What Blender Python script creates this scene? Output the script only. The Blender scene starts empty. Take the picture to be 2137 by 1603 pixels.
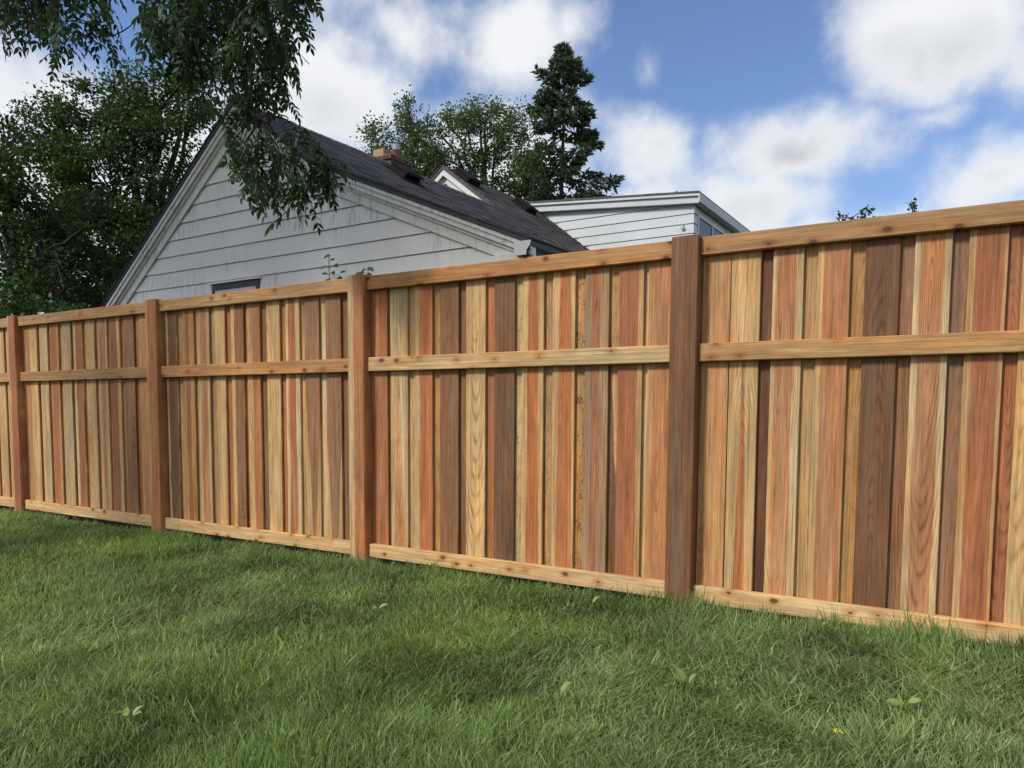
import bpy, math, random
import numpy as np
from mathutils import Vector, Matrix, Euler

# ------------------------------------------------------------------ camera
scene = bpy.context.scene
COL = scene.collection
FPX, CX, CY = 1588.77, 1068.5, 973.54          # focal length and principal point (pixels of a 2137 px wide frame)
CAM = np.array([7.8908, -3.7175, 1.001])
YAW, PITCH, ROLL = 0.5518, -0.0725, 0.0061
_f = np.array([-math.sin(YAW) * math.cos(PITCH), math.cos(YAW) * math.cos(PITCH), math.sin(PITCH)])
_r = np.array([math.cos(YAW), math.sin(YAW), 0.0])
_u = np.cross(_r, _f)
AR = _r * math.cos(ROLL) + _u * math.sin(ROLL)
AU = -_r * math.sin(ROLL) + _u * math.cos(ROLL)
AF = _f
cam_d = bpy.data.cameras.new('camera')
cam = bpy.data.objects.new('camera', cam_d)
COL.objects.link(cam)
M = Matrix.Identity(4)
for i in range(3):
    M[i][0], M[i][1], M[i][2], M[i][3] = AR[i], AU[i], -AF[i], CAM[i]
cam.matrix_world = M
cam_d.sensor_width = 36.0
cam_d.lens = FPX * 36.0 / 2137.0
cam_d.shift_y = (CY - 801.5) / 2137.0
cam_d.clip_start, cam_d.clip_end = 0.05, 2000
scene.camera = cam


def ray(x, y):
    return AF + AR * (x - CX) / FPX + AU * (CY - y) / FPX


def at_depth(x, y, d):
    return CAM + ray(x, y) * d


def at_Y(x, y, Y):
    d = ray(x, y)
    return CAM + d * (Y - CAM[1]) / d[1]


def at_plane(x, y, p0, n):
    d = ray(x, y)
    n = np.array(n, float)
    return CAM + d * (n @ (np.array(p0) - CAM)) / (n @ d)


# ------------------------------------------------------------------ node helpers
class G:
    def __init__(self, nt):
        self.nt = nt
        nt.nodes.clear()

    def n(self, typ, ins=None, **props):
        nd = self.nt.nodes.new(typ)
        for k, v in props.items():
            setattr(nd, k, v)
        if ins:
            for k, v in ins.items():
                self.put(nd.inputs[k], v)
        return nd

    def put(self, sock, v):
        if isinstance(v, bpy.types.NodeSocket):
            self.nt.links.new(v, sock)
        elif v is not None:
            if hasattr(sock.default_value, '__len__') and hasattr(v, '__len__') and len(sock.default_value) == 4 and len(v) == 3:
                v = (*v, 1.0)
            sock.default_value = v

    def m(self, op, a, b=None, c=None, clamp=False):
        nd = self.nt.nodes.new('ShaderNodeMath')
        nd.operation, nd.use_clamp = op, clamp
        for i, v in enumerate((a, b, c)):
            if v is not None:
                self.put(nd.inputs[i], v)
        return nd.outputs[0]

    def vm(self, op, a, b=None):
        nd = self.nt.nodes.new('ShaderNodeVectorMath')
        nd.operation = op
        self.put(nd.inputs[0], a)
        if b is not None:
            self.put(nd.inputs[1], b)
        return nd.outputs[0]

    def mix(self, fac, a, b, blend='MIX'):
        nd = self.nt.nodes.new('ShaderNodeMix')
        nd.data_type, nd.blend_type = 'RGBA', blend
        self.put(nd.inputs[0], fac)
        self.put(nd.inputs[6], a)
        self.put(nd.inputs[7], b)
        return nd.outputs[2]

    def noise(self, vec, scale=1.0, detail=3, rough=0.5, dist=0.0):
        nd = self.n('ShaderNodeTexNoise', {'Scale': scale, 'Detail': detail, 'Roughness': rough, 'Distortion': dist})
        if vec is not None:
            self.put(nd.inputs['Vector'], vec)
        return nd.outputs[0]

    def smooth(self, v, a, b, lo=0.0, hi=1.0):
        nd = self.n('ShaderNodeMapRange', {'Value': v, 'From Min': a, 'From Max': b, 'To Min': lo, 'To Max': hi},
                    interpolation_type='SMOOTHSTEP')
        return nd.outputs[0]

    def xyz(self, v):
        nd = self.n('ShaderNodeSeparateXYZ', {0: v})
        return nd.outputs

    def comb(self, x, y, z):
        return self.n('ShaderNodeCombineXYZ', {0: x, 1: y, 2: z}).outputs[0]

    def attr(self, name, out='Fac', typ='OBJECT'):
        return self.n('ShaderNodeAttribute', attribute_type=typ, attribute_name=name).outputs[out]

    def bump(self, h, strength=0.3, dist=0.01):
        return self.n('ShaderNodeBump', {'Height': h, 'Strength': strength, 'Distance': dist}).outputs[0]

    def out(self, sh):
        o = self.n('ShaderNodeOutputMaterial')
        self.nt.links.new(sh, o.inputs[0])

    def principled(self, col, rough=0.7, spec=0.3, normal=None, metal=0.0):
        nd = self.n('ShaderNodeBsdfPrincipled', {'Base Color': col, 'Roughness': rough, 'Specular IOR Level': spec,
                                                 'Metallic': metal})
        if normal is not None:
            self.put(nd.inputs['Normal'], normal)
        return nd.outputs[0]


def new_mat(name):
    mt = bpy.data.materials.new(name)
    mt.use_nodes = True
    return mt, G(mt.node_tree)


def lin(c, k=1.0):
    return tuple(k * ((v / 255.0) / 12.92 if v <= 10 else ((v / 255.0 + 0.055) / 1.055) ** 2.4) for v in c)


# ------------------------------------------------------------------ sky and sun
SUN_AZ = math.radians(33)       # degrees to the left of the fence normal, behind the camera
SUN_EL = math.radians(39)
to_sun = Vector((-math.sin(SUN_AZ) * math.cos(SUN_EL), -math.cos(SUN_AZ) * math.cos(SUN_EL), math.sin(SUN_EL)))
sun_d = bpy.data.lights.new('sun', 'SUN')
sun_d.energy = 2.5
sun_d.angle = math.radians(11)
sun_d.color = (1.0, 0.95, 0.87)
sun = bpy.data.objects.new('sun', sun_d)
sun.rotation_euler = to_sun.to_track_quat('Z', 'Y').to_euler()
sun.location = (0, -6, 12)
COL.objects.link(sun)

world = bpy.data.worlds.new('World')
scene.world = world
world.use_nodes = True
g = G(world.node_tree)
sky = g.n('ShaderNodeTexSky', sky_type='NISHITA', sun_disc=False)
sky.sun_elevation = SUN_EL
sky.sun_rotation = math.atan2(to_sun.x, to_sun.y)
sky.air_density, sky.dust_density, sky.ozone_density = 1.0, 0.4, 2.0
D = g.n('ShaderNodeTexCoord').outputs['Generated']
dx, dy, dz = g.xyz(D)
den = g.m('ADD', g.m('MAXIMUM', dz, 0.0), 0.22)
flat = g.comb(g.m('DIVIDE', dx, den), g.m('DIVIDE', dy, den), 0.0)


def sky_blob(px, py, rx, ry, rot=0.0):
    c = ray(px, py)
    ln = np.linalg.norm(c)
    c = c / ln
    u = np.cross(c, [0, 0, 1.0]); u /= np.linalg.norm(u)
    v = np.cross(u, c)
    a = math.radians(rot)
    u2, v2 = u * math.cos(a) + v * math.sin(a), -u * math.sin(a) + v * math.cos(a)
    Rm = Matrix((u2, v2, c)).transposed()
    mp = g.n('ShaderNodeMapping', {'Vector': DW}, vector_type='TEXTURE')
    mp.inputs['Location'].default_value = Vector(c)
    mp.inputs['Rotation'].default_value = Rm.to_euler()
    mp.inputs['Scale'].default_value = (rx / FPX / ln, ry / FPX / ln, max(rx, ry) / FPX / ln)
    gr = g.n('ShaderNodeTexGradient', {'Vector': mp.outputs[0]}, gradient_type='SPHERICAL')
    return gr.outputs['Fac']


# gently warped direction so that the cloud edges are ragged
wn = g.n('ShaderNodeTexNoise', {'Vector': D, 'Scale': 5.0, 'Detail': 3, 'Roughness': 0.6})
warp = g.n('ShaderNodeVectorMath', {0: wn.outputs['Color'], 1: (0.5, 0.5, 0.5)}, operation='SUBTRACT').outputs[0]
DW = g.n('ShaderNodeVectorMath', {0: warp, 1: (0.085, 0.085, 0.085), 2: D}, operation='MULTIPLY_ADD').outputs[0]
blobs = [  # px, py, rx, ry, rotation, weight
    (690, 190, 250, 190, 0, 1.4), (600, 270, 220, 150, 0, 1.1),
    (880, 50, 220, 130, -8, 1.0), (1080, 80, 230, 130, 12, 1.0), (1215, 70, 120, 90, 40, 0.7), (700, -60, 260, 120, 0, .8),
    (1350, 150, 70, 110, -20, 0.55),
    (1970, 60, 310, 170, -6, 1.25), (1920, 165, 200, 80, -10, 0.7), (2250, 120, 250, 200, 0, 1.0),
    (1650, 330, 330, 125, 0, 1.25), (1600, 420, 330, 130, 0, 1.1), (1330, 330, 210, 110, 0, 1.05), (1330, 420, 260, 120, 0, 1.0),
    (2080, 370, 260, 130, 10, 1.15), (1960, 250, 150, 45, 10, 0.55), (2300, 420, 300, 160, 0, 1.0),
    (1750, 520, 700, 130, 0, 1.0), (1050, 360, 420, 180, 0, 1.0), (600, 480, 500, 260, 0, 1.0),
    (40, 190, 260, 170, 0, 1.2), (60, 480, 420, 330, 0, 1.3), (330, 330, 300, 220, 0, 1.0),
]
tot = None
for (px, py, rx, ry, rot, w) in blobs:
    b = g.m('MULTIPLY', sky_blob(px, py, rx, ry, rot), w)
    tot = b if tot is None else g.m('SMOOTH_MAX', tot, b, 0.15)
n1 = g.noise(D, 6.5, 6, 0.60)
n2 = g.noise(flat, 1.15, 2, 0.55)
# cover of the rest of the sky: the same broken cloud, from the noise alone
vc = ray(1068, 300); vc = vc / np.linalg.norm(vc)
dotc = g.n('ShaderNodeVectorMath', {0: D, 1: tuple(vc)}, operation='DOT_PRODUCT').outputs['Value']
inview = g.smooth(dotc, 0.52, 0.74)
wild = g.m('MULTIPLY', g.m('SUBTRACT', n2, 0.36), 4.2)
cover = g.m('ADD', g.m('MULTIPLY', tot, inview), g.m('MULTIPLY', wild, g.m('SUBTRACT', 1.0, inview)))
dens = g.m('ADD', g.m('MULTIPLY_ADD', cover, 1.45, -0.30), g.m('MULTIPLY', g.m('SUBTRACT', n1, 0.5), 2.5))
mask = g.smooth(dens, -0.08, 0.95)
core = g.smooth(dens, 0.5, 1.5)
n3 = g.noise(D, 4.2, 2, 0.5)
shade = g.m('MULTIPLY', core, g.smooth(n3, 0.36, 0.66))
ccol = g.mix(shade, (0.635, 0.645, 0.66), (0.36, 0.38, 0.42))
blue = g.mix(1.0, g.vm('MULTIPLY', sky.outputs[0], (0.090, 0.096, 0.112)), (1, 1, 1), 'MULTIPLY')
skyc = g.mix(mask, blue, ccol)
bg = g.n('ShaderNodeBackground', {'Color': skyc, 'Strength': 1.0})
wo = g.n('ShaderNodeOutputWorld')
g.nt.links.new(bg.outputs[0], wo.inputs[0])
world.cycles.sampling_method = 'MANUAL'
world.cycles.sample_map_resolution = 512

scene.view_settings.view_transform = 'Standard'
scene.view_settings.look = 'None'
scene.view_settings.exposure = 0.5
scene.view_settings.gamma = 1.0
scene.view_settings.use_curve_mapping = False
cyc = scene.cycles
cyc.max_bounces, cyc.diffuse_bounces, cyc.glossy_bounces, cyc.transmission_bounces = 5, 3, 2, 4
cyc.caustics_reflective = cyc.caustics_refractive = False
cyc.use_denoising = True
cyc.denoising_input_passes = 'RGB_ALBEDO_NORMAL'
cyc.denoising_prefilter = 'NONE'

# ------------------------------------------------------------------ mesh helpers
rng = np.random.default_rng(7)
random.seed(7)


def link(o, parent=None):
    COL.objects.link(o)
    if parent is not None:
        o.parent = parent
    return o


def empty(name, loc=(0, 0, 0), rz=0.0):
    o = bpy.data.objects.new(name, None)
    o.empty_display_size = 0.2
    o.location, o.rotation_euler = loc, (0, 0, rz)
    return link(o)


def tag(o, label=None, cat=None, group=None, kind=None):
    if label: o['label'] = label
    if cat: o['category'] = cat
    if group: o['group'] = group
    if kind: o['kind'] = kind
    return o


class MB:
    """collects polygons of one mesh"""
    def __init__(self):
        self.v, self.f = [], []

    def poly(self, pts):
        b = len(self.v)
        self.v += [tuple(p) for p in pts]
        self.f.append(list(range(b, b + len(pts))))

    def hexa(self, p):          # 8 corners, bottom ring then top ring
        b = len(self.v)
        self.v += [tuple(q) for q in p]
        for q in ((0, 3, 2, 1), (4, 5, 6, 7), (0, 1, 5, 4), (1, 2, 6, 5), (2, 3, 7, 6), (3, 0, 4, 7)):
            self.f.append([b + i for i in q])

    def box(self, x0, x1, y0, y1, z0, z1):
        self.hexa([(x0, y0, z0), (x1, y0, z0), (x1, y1, z0), (x0, y1, z0), (x0, y0, z1), (x1, y0, z1), (x1, y1, z1), (x0, y1, z1)])

    def prism(self, pts, a, b):     # polygon in x,z extruded along y from a to b
        n, s = len(pts), len(self.v)
        self.v += [(p[0], a, p[1]) for p in pts] + [(p[0], b, p[1]) for p in pts]
        self.f.append([s + i for i in range(n)])
        self.f.append([s + n + i for i in reversed(range(n))])
        for i in range(n):
            j = (i + 1) % n
            self.f.append([s + j, s + i, s + n + i, s + n + j])

    def tube(self, path, radii, sides=6, cap=True):
        path = [Vector(p) for p in path]
        s = len(self.v)
        ref = Vector((0.13, 0.31, 0.94))
        for i, p in enumerate(path):
            t = (path[min(i + 1, len(path) - 1)] - path[max(i - 1, 0)])
            t = t.normalized() if t.length > 1e-9 else Vector((0, 0, 1))
            a = t.cross(ref)
            if a.length < 0.05:
                a = t.cross(Vector((1, 0, 0)))
            a.normalize()
            b = t.cross(a)
            for k in range(sides):
                th = 2 * math.pi * k / sides
                q = p + (a * math.cos(th) + b * math.sin(th)) * radii[i]
                self.v.append(tuple(q))
        for i in range(len(path) - 1):
            for k in range(sides):
                k2 = (k + 1) % sides
                self.f.append([s + i * sides + k, s + i * sides + k2, s + (i + 1) * sides + k2, s + (i + 1) * sides + k])
        if cap:
            self.f.append([s + (len(path) - 1) * sides + k for k in range(sides)])

    def mesh(self, name, mat, smooth=False):
        me = bpy.data.meshes.new(name)
        me.from_pydata(self.v, [], self.f)
        me.materials.append(mat)
        if smooth:
            me.polygons.foreach_set('use_smooth', [True] * len(me.polygons))
        me.update()
        return me

    def build(self, name, mat, parent=None, smooth=False):
        return link(bpy.data.objects.new(name, self.mesh(name, mat, smooth)), parent)


def fix_normals(me):
    import bmesh
    bm = bmesh.new()
    bm.from_mesh(me)
    bmesh.ops.recalc_face_normals(bm, faces=bm.faces)
    bm.to_mesh(me)
    bm.free()


def bevel_box(name, x0, x1, y0, y1, z0, z1, mat, b=0.002):
    import bmesh
    mb = MB()
    mb.box(x0, x1, y0, y1, z0, z1)
    me = mb.mesh(name, mat)
    bm = bmesh.new()
    bm.from_mesh(me)
    bmesh.ops.recalc_face_normals(bm, faces=bm.faces)
    bmesh.ops.bevel(bm, geom=list(bm.edges), offset=b, segments=1, affect='EDGES')
    bm.to_mesh(me)
    bm.free()
    return me


def np_mesh(name, co, idx, starts, mat, attrs=None, smooth=False):
    me = bpy.data.meshes.new(name)
    me.vertices.add(len(co))
    me.vertices.foreach_set('co', np.ascontiguousarray(co, dtype=np.float32).ravel())
    me.loops.add(len(idx))
    me.loops.foreach_set('vertex_index', np.ascontiguousarray(idx, dtype=np.int32))
    me.polygons.add(len(starts))
    me.polygons.foreach_set('loop_start', np.ascontiguousarray(starts, dtype=np.int32))
    if attrs:
        for k, (typ, data) in attrs.items():
            a = me.attributes.new(k, typ, 'POINT')
            a.data.foreach_set('color' if typ == 'FLOAT_COLOR' else 'value', np.ascontiguousarray(data, dtype=np.float32).ravel())
    me.materials.append(mat)
    me.update(calc_edges=True)
    if smooth:
        me.polygons.foreach_set('use_smooth', np.ones(len(starts), dtype=bool))
    return me


def scatter(name, tv, tf, pos, ax, nr, scale, mat, val, wscale=None):
    """many copies of one small leaf: tv (k,3) = along, across, normal; tf list of faces"""
    tv = np.array(tv, float)
    n, k = len(pos), len(tv)
    ax = ax / np.linalg.norm(ax, axis=1, keepdims=True)
    side = np.cross(nr, ax)
    side /= np.linalg.norm(side, axis=1, keepdims=True) + 1e-9
    nr2 = np.cross(ax, side)
    s = scale[:, None, None]
    ws = s if wscale is None else wscale[:, None, None]
    co = pos[:, None, :] + s * tv[None, :, 0:1] * ax[:, None, :] + ws * tv[None, :, 1:2] * side[:, None, :] + s * tv[None, :, 2:3] * nr2[:, None, :]
    fl = np.concatenate([np.array(f) for f in tf])
    sizes = np.array([len(f) for f in tf])
    idx = (fl[None, :] + (np.arange(n) * k)[:, None]).ravel()
    st = np.concatenate([[0], np.cumsum(np.tile(sizes, n))[:-1]])
    return np_mesh(name, co.reshape(-1, 3), idx, st, mat, {'v': ('FLOAT', np.repeat(val, k))})


def vnoise(x, y, seed, scale):
    """smooth value noise, 0..1"""
    r = np.random.default_rng(seed).random((256, 256))
    x, y = np.asarray(x) * scale + 91.3, np.asarray(y) * scale + 57.7
    xi, yi = np.floor(x).astype(int), np.floor(y).astype(int)
    fx, fy = x - xi, y - yi
    fx, fy = fx * fx * (3 - 2 * fx), fy * fy * (3 - 2 * fy)
    a, b = r[xi % 256, yi % 256], r[(xi + 1) % 256, yi % 256]
    c, d = r[xi % 256, (yi + 1) % 256], r[(xi + 1) % 256, (yi + 1) % 256]
    return (a * (1 - fx) + b * fx) * (1 - fy) + (c * (1 - fx) + d * fx) * fy


# ------------------------------------------------------------------ materials
def cedar_material():
    mt, g = new_mat('cedar')
    P = g.n('ShaderNodeTexCoord').outputs['Object']
    seed = g.attr('seed')
    P2 = g.vm('ADD', P, g.comb(g.m('MULTIPLY', seed, 3.17), g.m('MULTIPLY', seed, 1.31), g.m('MULTIPLY', seed, 7.77)))
    x, y, z = g.xyz(P)
    x2, y2, z2 = g.xyz(P2)
    wob = g.noise(g.comb(g.m('MULTIPLY', x2, 5.0), y2, g.m('MULTIPLY', z2, 1.1)), 1.0, 2, 0.5)
    wob2 = g.noise(g.comb(g.m('MULTIPLY', x2, 22.0), y2, g.m('MULTIPLY', z2, 5.0)), 1.0, 2, 0.5)
    # knots
    vor = g.n('ShaderNodeTexVoronoi', {'Vector': g.comb(g.m('MULTIPLY', x2, 11.0), g.m('MULTIPLY', z2, 7.0), 0.0), 'Scale': 1.0, 'Randomness': 1.0},
              voronoi_dimensions='2D', feature='F1')
    kd = vor.outputs['Distance']
    kpick = g.smooth(g.xyz(vor.outputs['Color'])[0], 0.50, 0.56)
    kamt = g.m('MULTIPLY', kpick, g.attr('knots'))
    ksize = g.m('MULTIPLY_ADD', g.xyz(vor.outputs['Color'])[1], 0.11, 0.03)
    knot = g.m('MULTIPLY', g.smooth(g.m('SUBTRACT', kd, ksize), 0.03, -0.03), g.m('MULTIPLY', kamt, 0.85))
    halo = g.m('MULTIPLY', g.smooth(kd, 0.40, 0.06), kamt)
    xx = g.m('ADD', g.m('SUBTRACT', x, g.attr('pith')), g.m('MULTIPLY', g.m('SUBTRACT', wob, 0.5), 0.05))
    dep = g.m('ADD', g.m('MULTIPLY', g.m('SUBTRACT', z, g.attr('zc')), g.attr('tilt')), g.m('MULTIPLY', g.m('SUBTRACT', wob, 0.5), 0.05))
    dep = g.m('ADD', dep, g.m('MULTIPLY', halo, 0.02))
    r = g.m('SQRT', g.m('ADD', g.m('MULTIPLY', xx, xx), g.m('MULTIPLY', dep, dep)))
    r = g.m('ADD', r, g.m('MULTIPLY', wob2, 0.006))
    ring = g.m('SINE', g.m('MULTIPLY', r, g.m('ADD', 560.0, g.m('MULTIPLY', wob, 420.0))))
    ring = g.m('POWER', g.m('MULTIPLY_ADD', ring, 0.5, 0.5), 3.2)
    # heartwood against sapwood, the boundary tapering along the board
    ex = g.m('ABSOLUTE', g.m('ADD', g.m('SUBTRACT', x, g.attr('hcx')), g.m('MULTIPLY', g.m('SUBTRACT', wob, 0.5), 0.02)))
    hw = g.m('ADD', g.attr('hw'), g.m('MULTIPLY', g.m('SUBTRACT', z, 0.9), g.attr('htap')))
    ex = g.m('SUBTRACT', ex, hw)
    ex = g.m('ADD', ex, g.m('MULTIPLY', g.m('SUBTRACT', wob2, 0.5), 0.016))
    heart = g.smooth(ex, 0.005, -0.004)
    col = g.mix(heart, g.attr('sap', 'Color'), g.attr('heart', 'Color'))
    # colour drift along the length and in streaks
    drift = g.noise(g.comb(g.m('MULTIPLY', x2, 16.0), y2, g.m('MULTIPLY', z2, 1.6)), 1.0, 1, 0.55)
    streak = g.noise(g.comb(g.m('MULTIPLY', x2, 95.0), g.m('MULTIPLY', y2, 40), g.m('MULTIPLY', z2, 2.2)), 1.0, 2, 0.6)
    fibre = g.noise(g.comb(g.m('MULTIPLY', x2, 360.0), g.m('MULTIPLY', y2, 300), g.m('MULTIPLY', z2, 8.0)), 1.0, 2, 0.6)
    blot = g.noise(g.comb(g.m('MULTIPLY', x2, 30.0), y2, g.m('MULTIPLY', z2, 11.0)), 1.0, 2, 0.65)
    k = g.m('MULTIPLY_ADD', g.m('SUBTRACT', drift, 0.5), 0.7, 1.0)
    k = g.m('MULTIPLY', k, g.m('MULTIPLY_ADD', g.m('SUBTRACT', streak, 0.5), 1.35, 1.0))
    k = g.m('MULTIPLY', k, g.m('MULTIPLY_ADD', g.m('SUBTRACT', fibre, 0.5), 1.0, 1.0))
    k = g.m('MULTIPLY', k, g.m('MULTIPLY_ADD', g.m('SUBTRACT', blot, 0.5), 0.42, 1.0))
    hue = g.noise(g.comb(g.m('MULTIPLY', x2, 24.0), g.m('ADD', y2, 5.0), g.m('MULTIPLY', z2, 1.9)), 1.0, 1, 0.6)
    col = g.mix(g.smooth(hue, 0.42, 0.70), col, g.mix(1.0, col, (1.05, 0.91, 0.76), 'MULTIPLY'))
    col = g.mix(g.smooth(hue, 0.50, 0.28), col, g.mix(1.0, col, (0.98, 1.06, 1.12), 'MULTIPLY'))
    col = g.mix(1.0, col, g.comb(k, k, k), 'MULTIPLY')
    dark = g.mix(1.0, col, (0.50, 0.39, 0.31), 'MULTIPLY')
    ringbreak = g.smooth(g.noise(g.comb(g.m('MULTIPLY', x2, 40.0), y2, g.m('MULTIPLY', z2, 3.0)), 1.0, 2, 0.5), 0.30, 0.72)
    col = g.mix(g.m('MULTIPLY', g.m('MULTIPLY', ring, ringbreak), g.attr('rings')), col, dark)
    # rough sawn specks
    vs = g.n('ShaderNodeTexVoronoi', {'Vector': g.comb(g.m('MULTIPLY', x2, 1.0), y2, g.m('MULTIPLY', z2, 0.45)), 'Scale': 120.0}, feature='F1')
    spk = g.m('MULTIPLY', g.smooth(g.m('ADD', vs.outputs['Distance'], g.m('MULTIPLY', g.m('SUBTRACT', blot, 0.5), 1.6)), 0.36, 0.22), g.attr('speck'))
    col = g.mix(g.m('MULTIPLY', spk, 0.8), col, (0.10, 0.045, 0.02))
    # grey stain
    st = g.m('MULTIPLY', g.smooth(g.noise(g.comb(g.m('MULTIPLY', x2, 14.0), y2, g.m('MULTIPLY', z2, 1.7)), 1.0, 3, 0.6), 0.52, 0.72), g.attr('stain'))
    col = g.mix(g.m('MULTIPLY', st, 0.55), col, (0.22, 0.19, 0.15))
    col = g.mix(halo, col, g.mix(1.0, col, (0.80, 0.62, 0.48), 'MULTIPLY'))
    col = g.mix(knot, col, (0.075, 0.035, 0.018))
    h = g.m('ADD', g.m('MULTIPLY', fibre, 0.6), g.m('MULTIPLY', streak, 0.5))
    nrm = g.bump(h, 0.30, 0.0025)
    g.out(g.principled(col, g.m('MULTIPLY_ADD', streak, 0.2, 0.55), 0.25, nrm))
    return mt


def siding_material(name, base, grime):
    mt, g = new_mat(name)
    P = g.n('ShaderNodeNewGeometry').outputs['Position']
    x, y, z = g.xyz(P)
    n1 = g.noise(P, 1.3, 5, 0.6)
    drip = g.noise(g.comb(g.m('MULTIPLY', x, 26.0), g.m('MULTIPLY', y, 26.0), g.m('MULTIPLY', z, 2.2)), 1.0, 4, 0.65)
    area = g.noise(g.comb(g.m('MULTIPLY', x, 0.8), g.m('MULTIPLY', y, 0.8), g.m('MULTIPLY', z, 2.0)), 1.0, 3, 0.5)
    fine = g.noise(P, 60.0, 3, 0.6)
    st = g.m('MULTIPLY', g.smooth(drip, 0.46, 0.74), g.smooth(area, 0.42, 0.66))
    spots = g.m('MULTIPLY', g.smooth(g.noise(P, 14.0, 4, 0.7), 0.60, 0.74), 0.5)
    k = g.m('ADD', g.m('MULTIPLY_ADD', g.m('SUBTRACT', n1, 0.5), 0.26, 1.0), g.m('MULTIPLY', g.m('SUBTRACT', fine, 0.5), 0.10))
    col = g.mix(1.0, base, g.comb(k, k, k), 'MULTIPLY')
    col = g.mix(g.m('MULTIPLY', g.m('ADD', st, g.m('MULTIPLY', spots, 0.5)), grime), col, (0.17, 0.17, 0.155))
    g.out(g.principled(col, 0.6, 0.3, g.bump(fine, 0.12, 0.004)))
    return mt


def shingle_material(name, c1, c2, moss=0.0):
    mt, g = new_mat(name)
    geo = g.n('ShaderNodeNewGeometry')
    P = geo.outputs['Position']
    rpi = geo.outputs['Random Per Island']
    grit = g.noise(P, 120.0, 3, 0.7)
    blot = g.noise(P, 3.0, 4, 0.6)
    fac = g.m('ADD', g.m('MULTIPLY', rpi, 0.7), g.m('MULTIPLY', blot, 0.5), clamp=True)
    col = g.mix(fac, c1, c2)
    k = g.m('MULTIPLY_ADD', g.m('SUBTRACT', grit, 0.5), 0.9, 1.0)
    col = g.mix(1.0, col, g.comb(k, k, k), 'MULTIPLY')
    if moss:
        x, y, z = g.xyz(P)
        ms = g.m('MULTIPLY', g.smooth(g.noise(P, 9.0, 4, 0.7), 0.55, 0.68), g.smooth(z, 3.6, 2.9))
        col = g.mix(g.m('MULTIPLY', ms, moss), col, (0.10, 0.115, 0.03))
    g.out(g.principled(col, 0.85, 0.25, g.bump(grit, 0.5, 0.004)))
    return mt


def plain_material(name, base, rough=0.6, spec=0.3, var=0.25, scale=8.0, metal=0.0):
    mt, g = new_mat(name)
    P = g.n('ShaderNodeTexCoord').outputs['Object']
    n1 = g.noise(P, scale, 5, 0.62)
    k = g.m('MULTIPLY_ADD', g.m('SUBTRACT', n1, 0.5), 2 * var, 1.0)
    col = g.mix(1.0, base, g.comb(k, k, k), 'MULTIPLY')
    g.out(g.principled(col, rough, spec, g.bump(n1, 0.2, 0.01), metal))
    return mt


def leaf_material(name, c1, c2, trans=0.35, rough=0.45, spec=0.35, tcol=(1.3, 1.6, 0.7)):
    mt, g = new_mat(name)
    v = g.attr('v', 'Fac', 'GEOMETRY')
    P = g.n('ShaderNodeNewGeometry').outputs['Position']
    n = g.noise(P, 1.1, 3, 0.5)
    f = g.m('ADD', g.m('MULTIPLY', v, 0.7), g.m('MULTIPLY', g.m('SUBTRACT', n, 0.35), 0.7), clamp=True)
    col = g.mix(f, c1, c2)
    p = g.principled(col, rough, spec)
    t = g.n('ShaderNodeBsdfTranslucent', {'Color': g.mix(1.0, col, tcol, 'MULTIPLY')}).outputs[0]
    ms = g.n('ShaderNodeMixShader', {0: trans, 1: p, 2: t}).outputs[0]
    g.out(ms)
    return mt


def brick_material():
    mt, g = new_mat('chimney_brick')
    P = g.n('ShaderNodeTexCoord').outputs['Object']
    x, y, z = g.xyz(P)
    uv = g.comb(g.m('ADD', x, y), z, 0.0)
    b = g.n('ShaderNodeTexBrick', {'Vector': uv, 'Color1': (0.11, 0.042, 0.03, 1), 'Color2': (0.05, 0.025, 0.02, 1), 'Mortar': (0.20, 0.17, 0.14, 1),
                                   'Scale': 1.0, 'Mortar Size': 0.008, 'Brick Width': 0.21, 'Row Height': 0.075})
    n = g.noise(P, 20, 4, 0.7)
    k = g.m('MULTIPLY_ADD', g.m('SUBTRACT', n, 0.5), 1.2, 1.0)
    col = g.mix(1.0, b.outputs['Color'], g.comb(k, k, k), 'MULTIPLY')
    g.out(g.principled(col, 0.85, 0.2, g.bump(b.outputs['Fac'], -0.6, 0.01)))
    return mt


def bark_material(name, c1, c2):
    mt, g = new_mat(name)
    P = g.n('ShaderNodeNewGeometry').outputs['Position']
    x, y, z = g.xyz(P)
    n = g.noise(g.comb(g.m('MULTIPLY', x, 30.0), g.m('MULTIPLY', y, 30.0), g.m('MULTIPLY', z, 6.0)), 1.0, 5, 0.65)
    g.out(g.principled(g.mix(n, c1, c2), 0.9, 0.15, g.bump(n, 0.8, 0.02)))
    return mt


def grass_material():
    mt, g = new_mat('grass_blade')
    col = g.attr('c', 'Color', 'GEOMETRY')
    p = g.principled(col, 0.5, 0.25)
    t = g.n('ShaderNodeBsdfTranslucent', {'Color': g.mix(1.0, col, (1.25, 1.35, 0.75), 'MULTIPLY')}).outputs[0]
    g.out(g.n('ShaderNodeMixShader', {0: 0.42, 1: p, 2: t}).outputs[0])
    return mt


def soil_material():
    mt, g = new_mat('lawn_soil')
    P = g.n('ShaderNodeNewGeometry').outputs['Position']
    n = g.noise(P, 7.0, 6, 0.65)
    n2 = g.noise(P, 120.0, 3, 0.6)
    col = g.mix(n, (0.018, 0.030, 0.010), (0.045, 0.065, 0.02))
    col = g.mix(g.smooth(n2, 0.5, 0.75), col, (0.05, 0.04, 0.022))
    g.out(g.principled(col, 0.95, 0.1, g.bump(n2, 0.8, 0.02)))
    return mt


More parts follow.
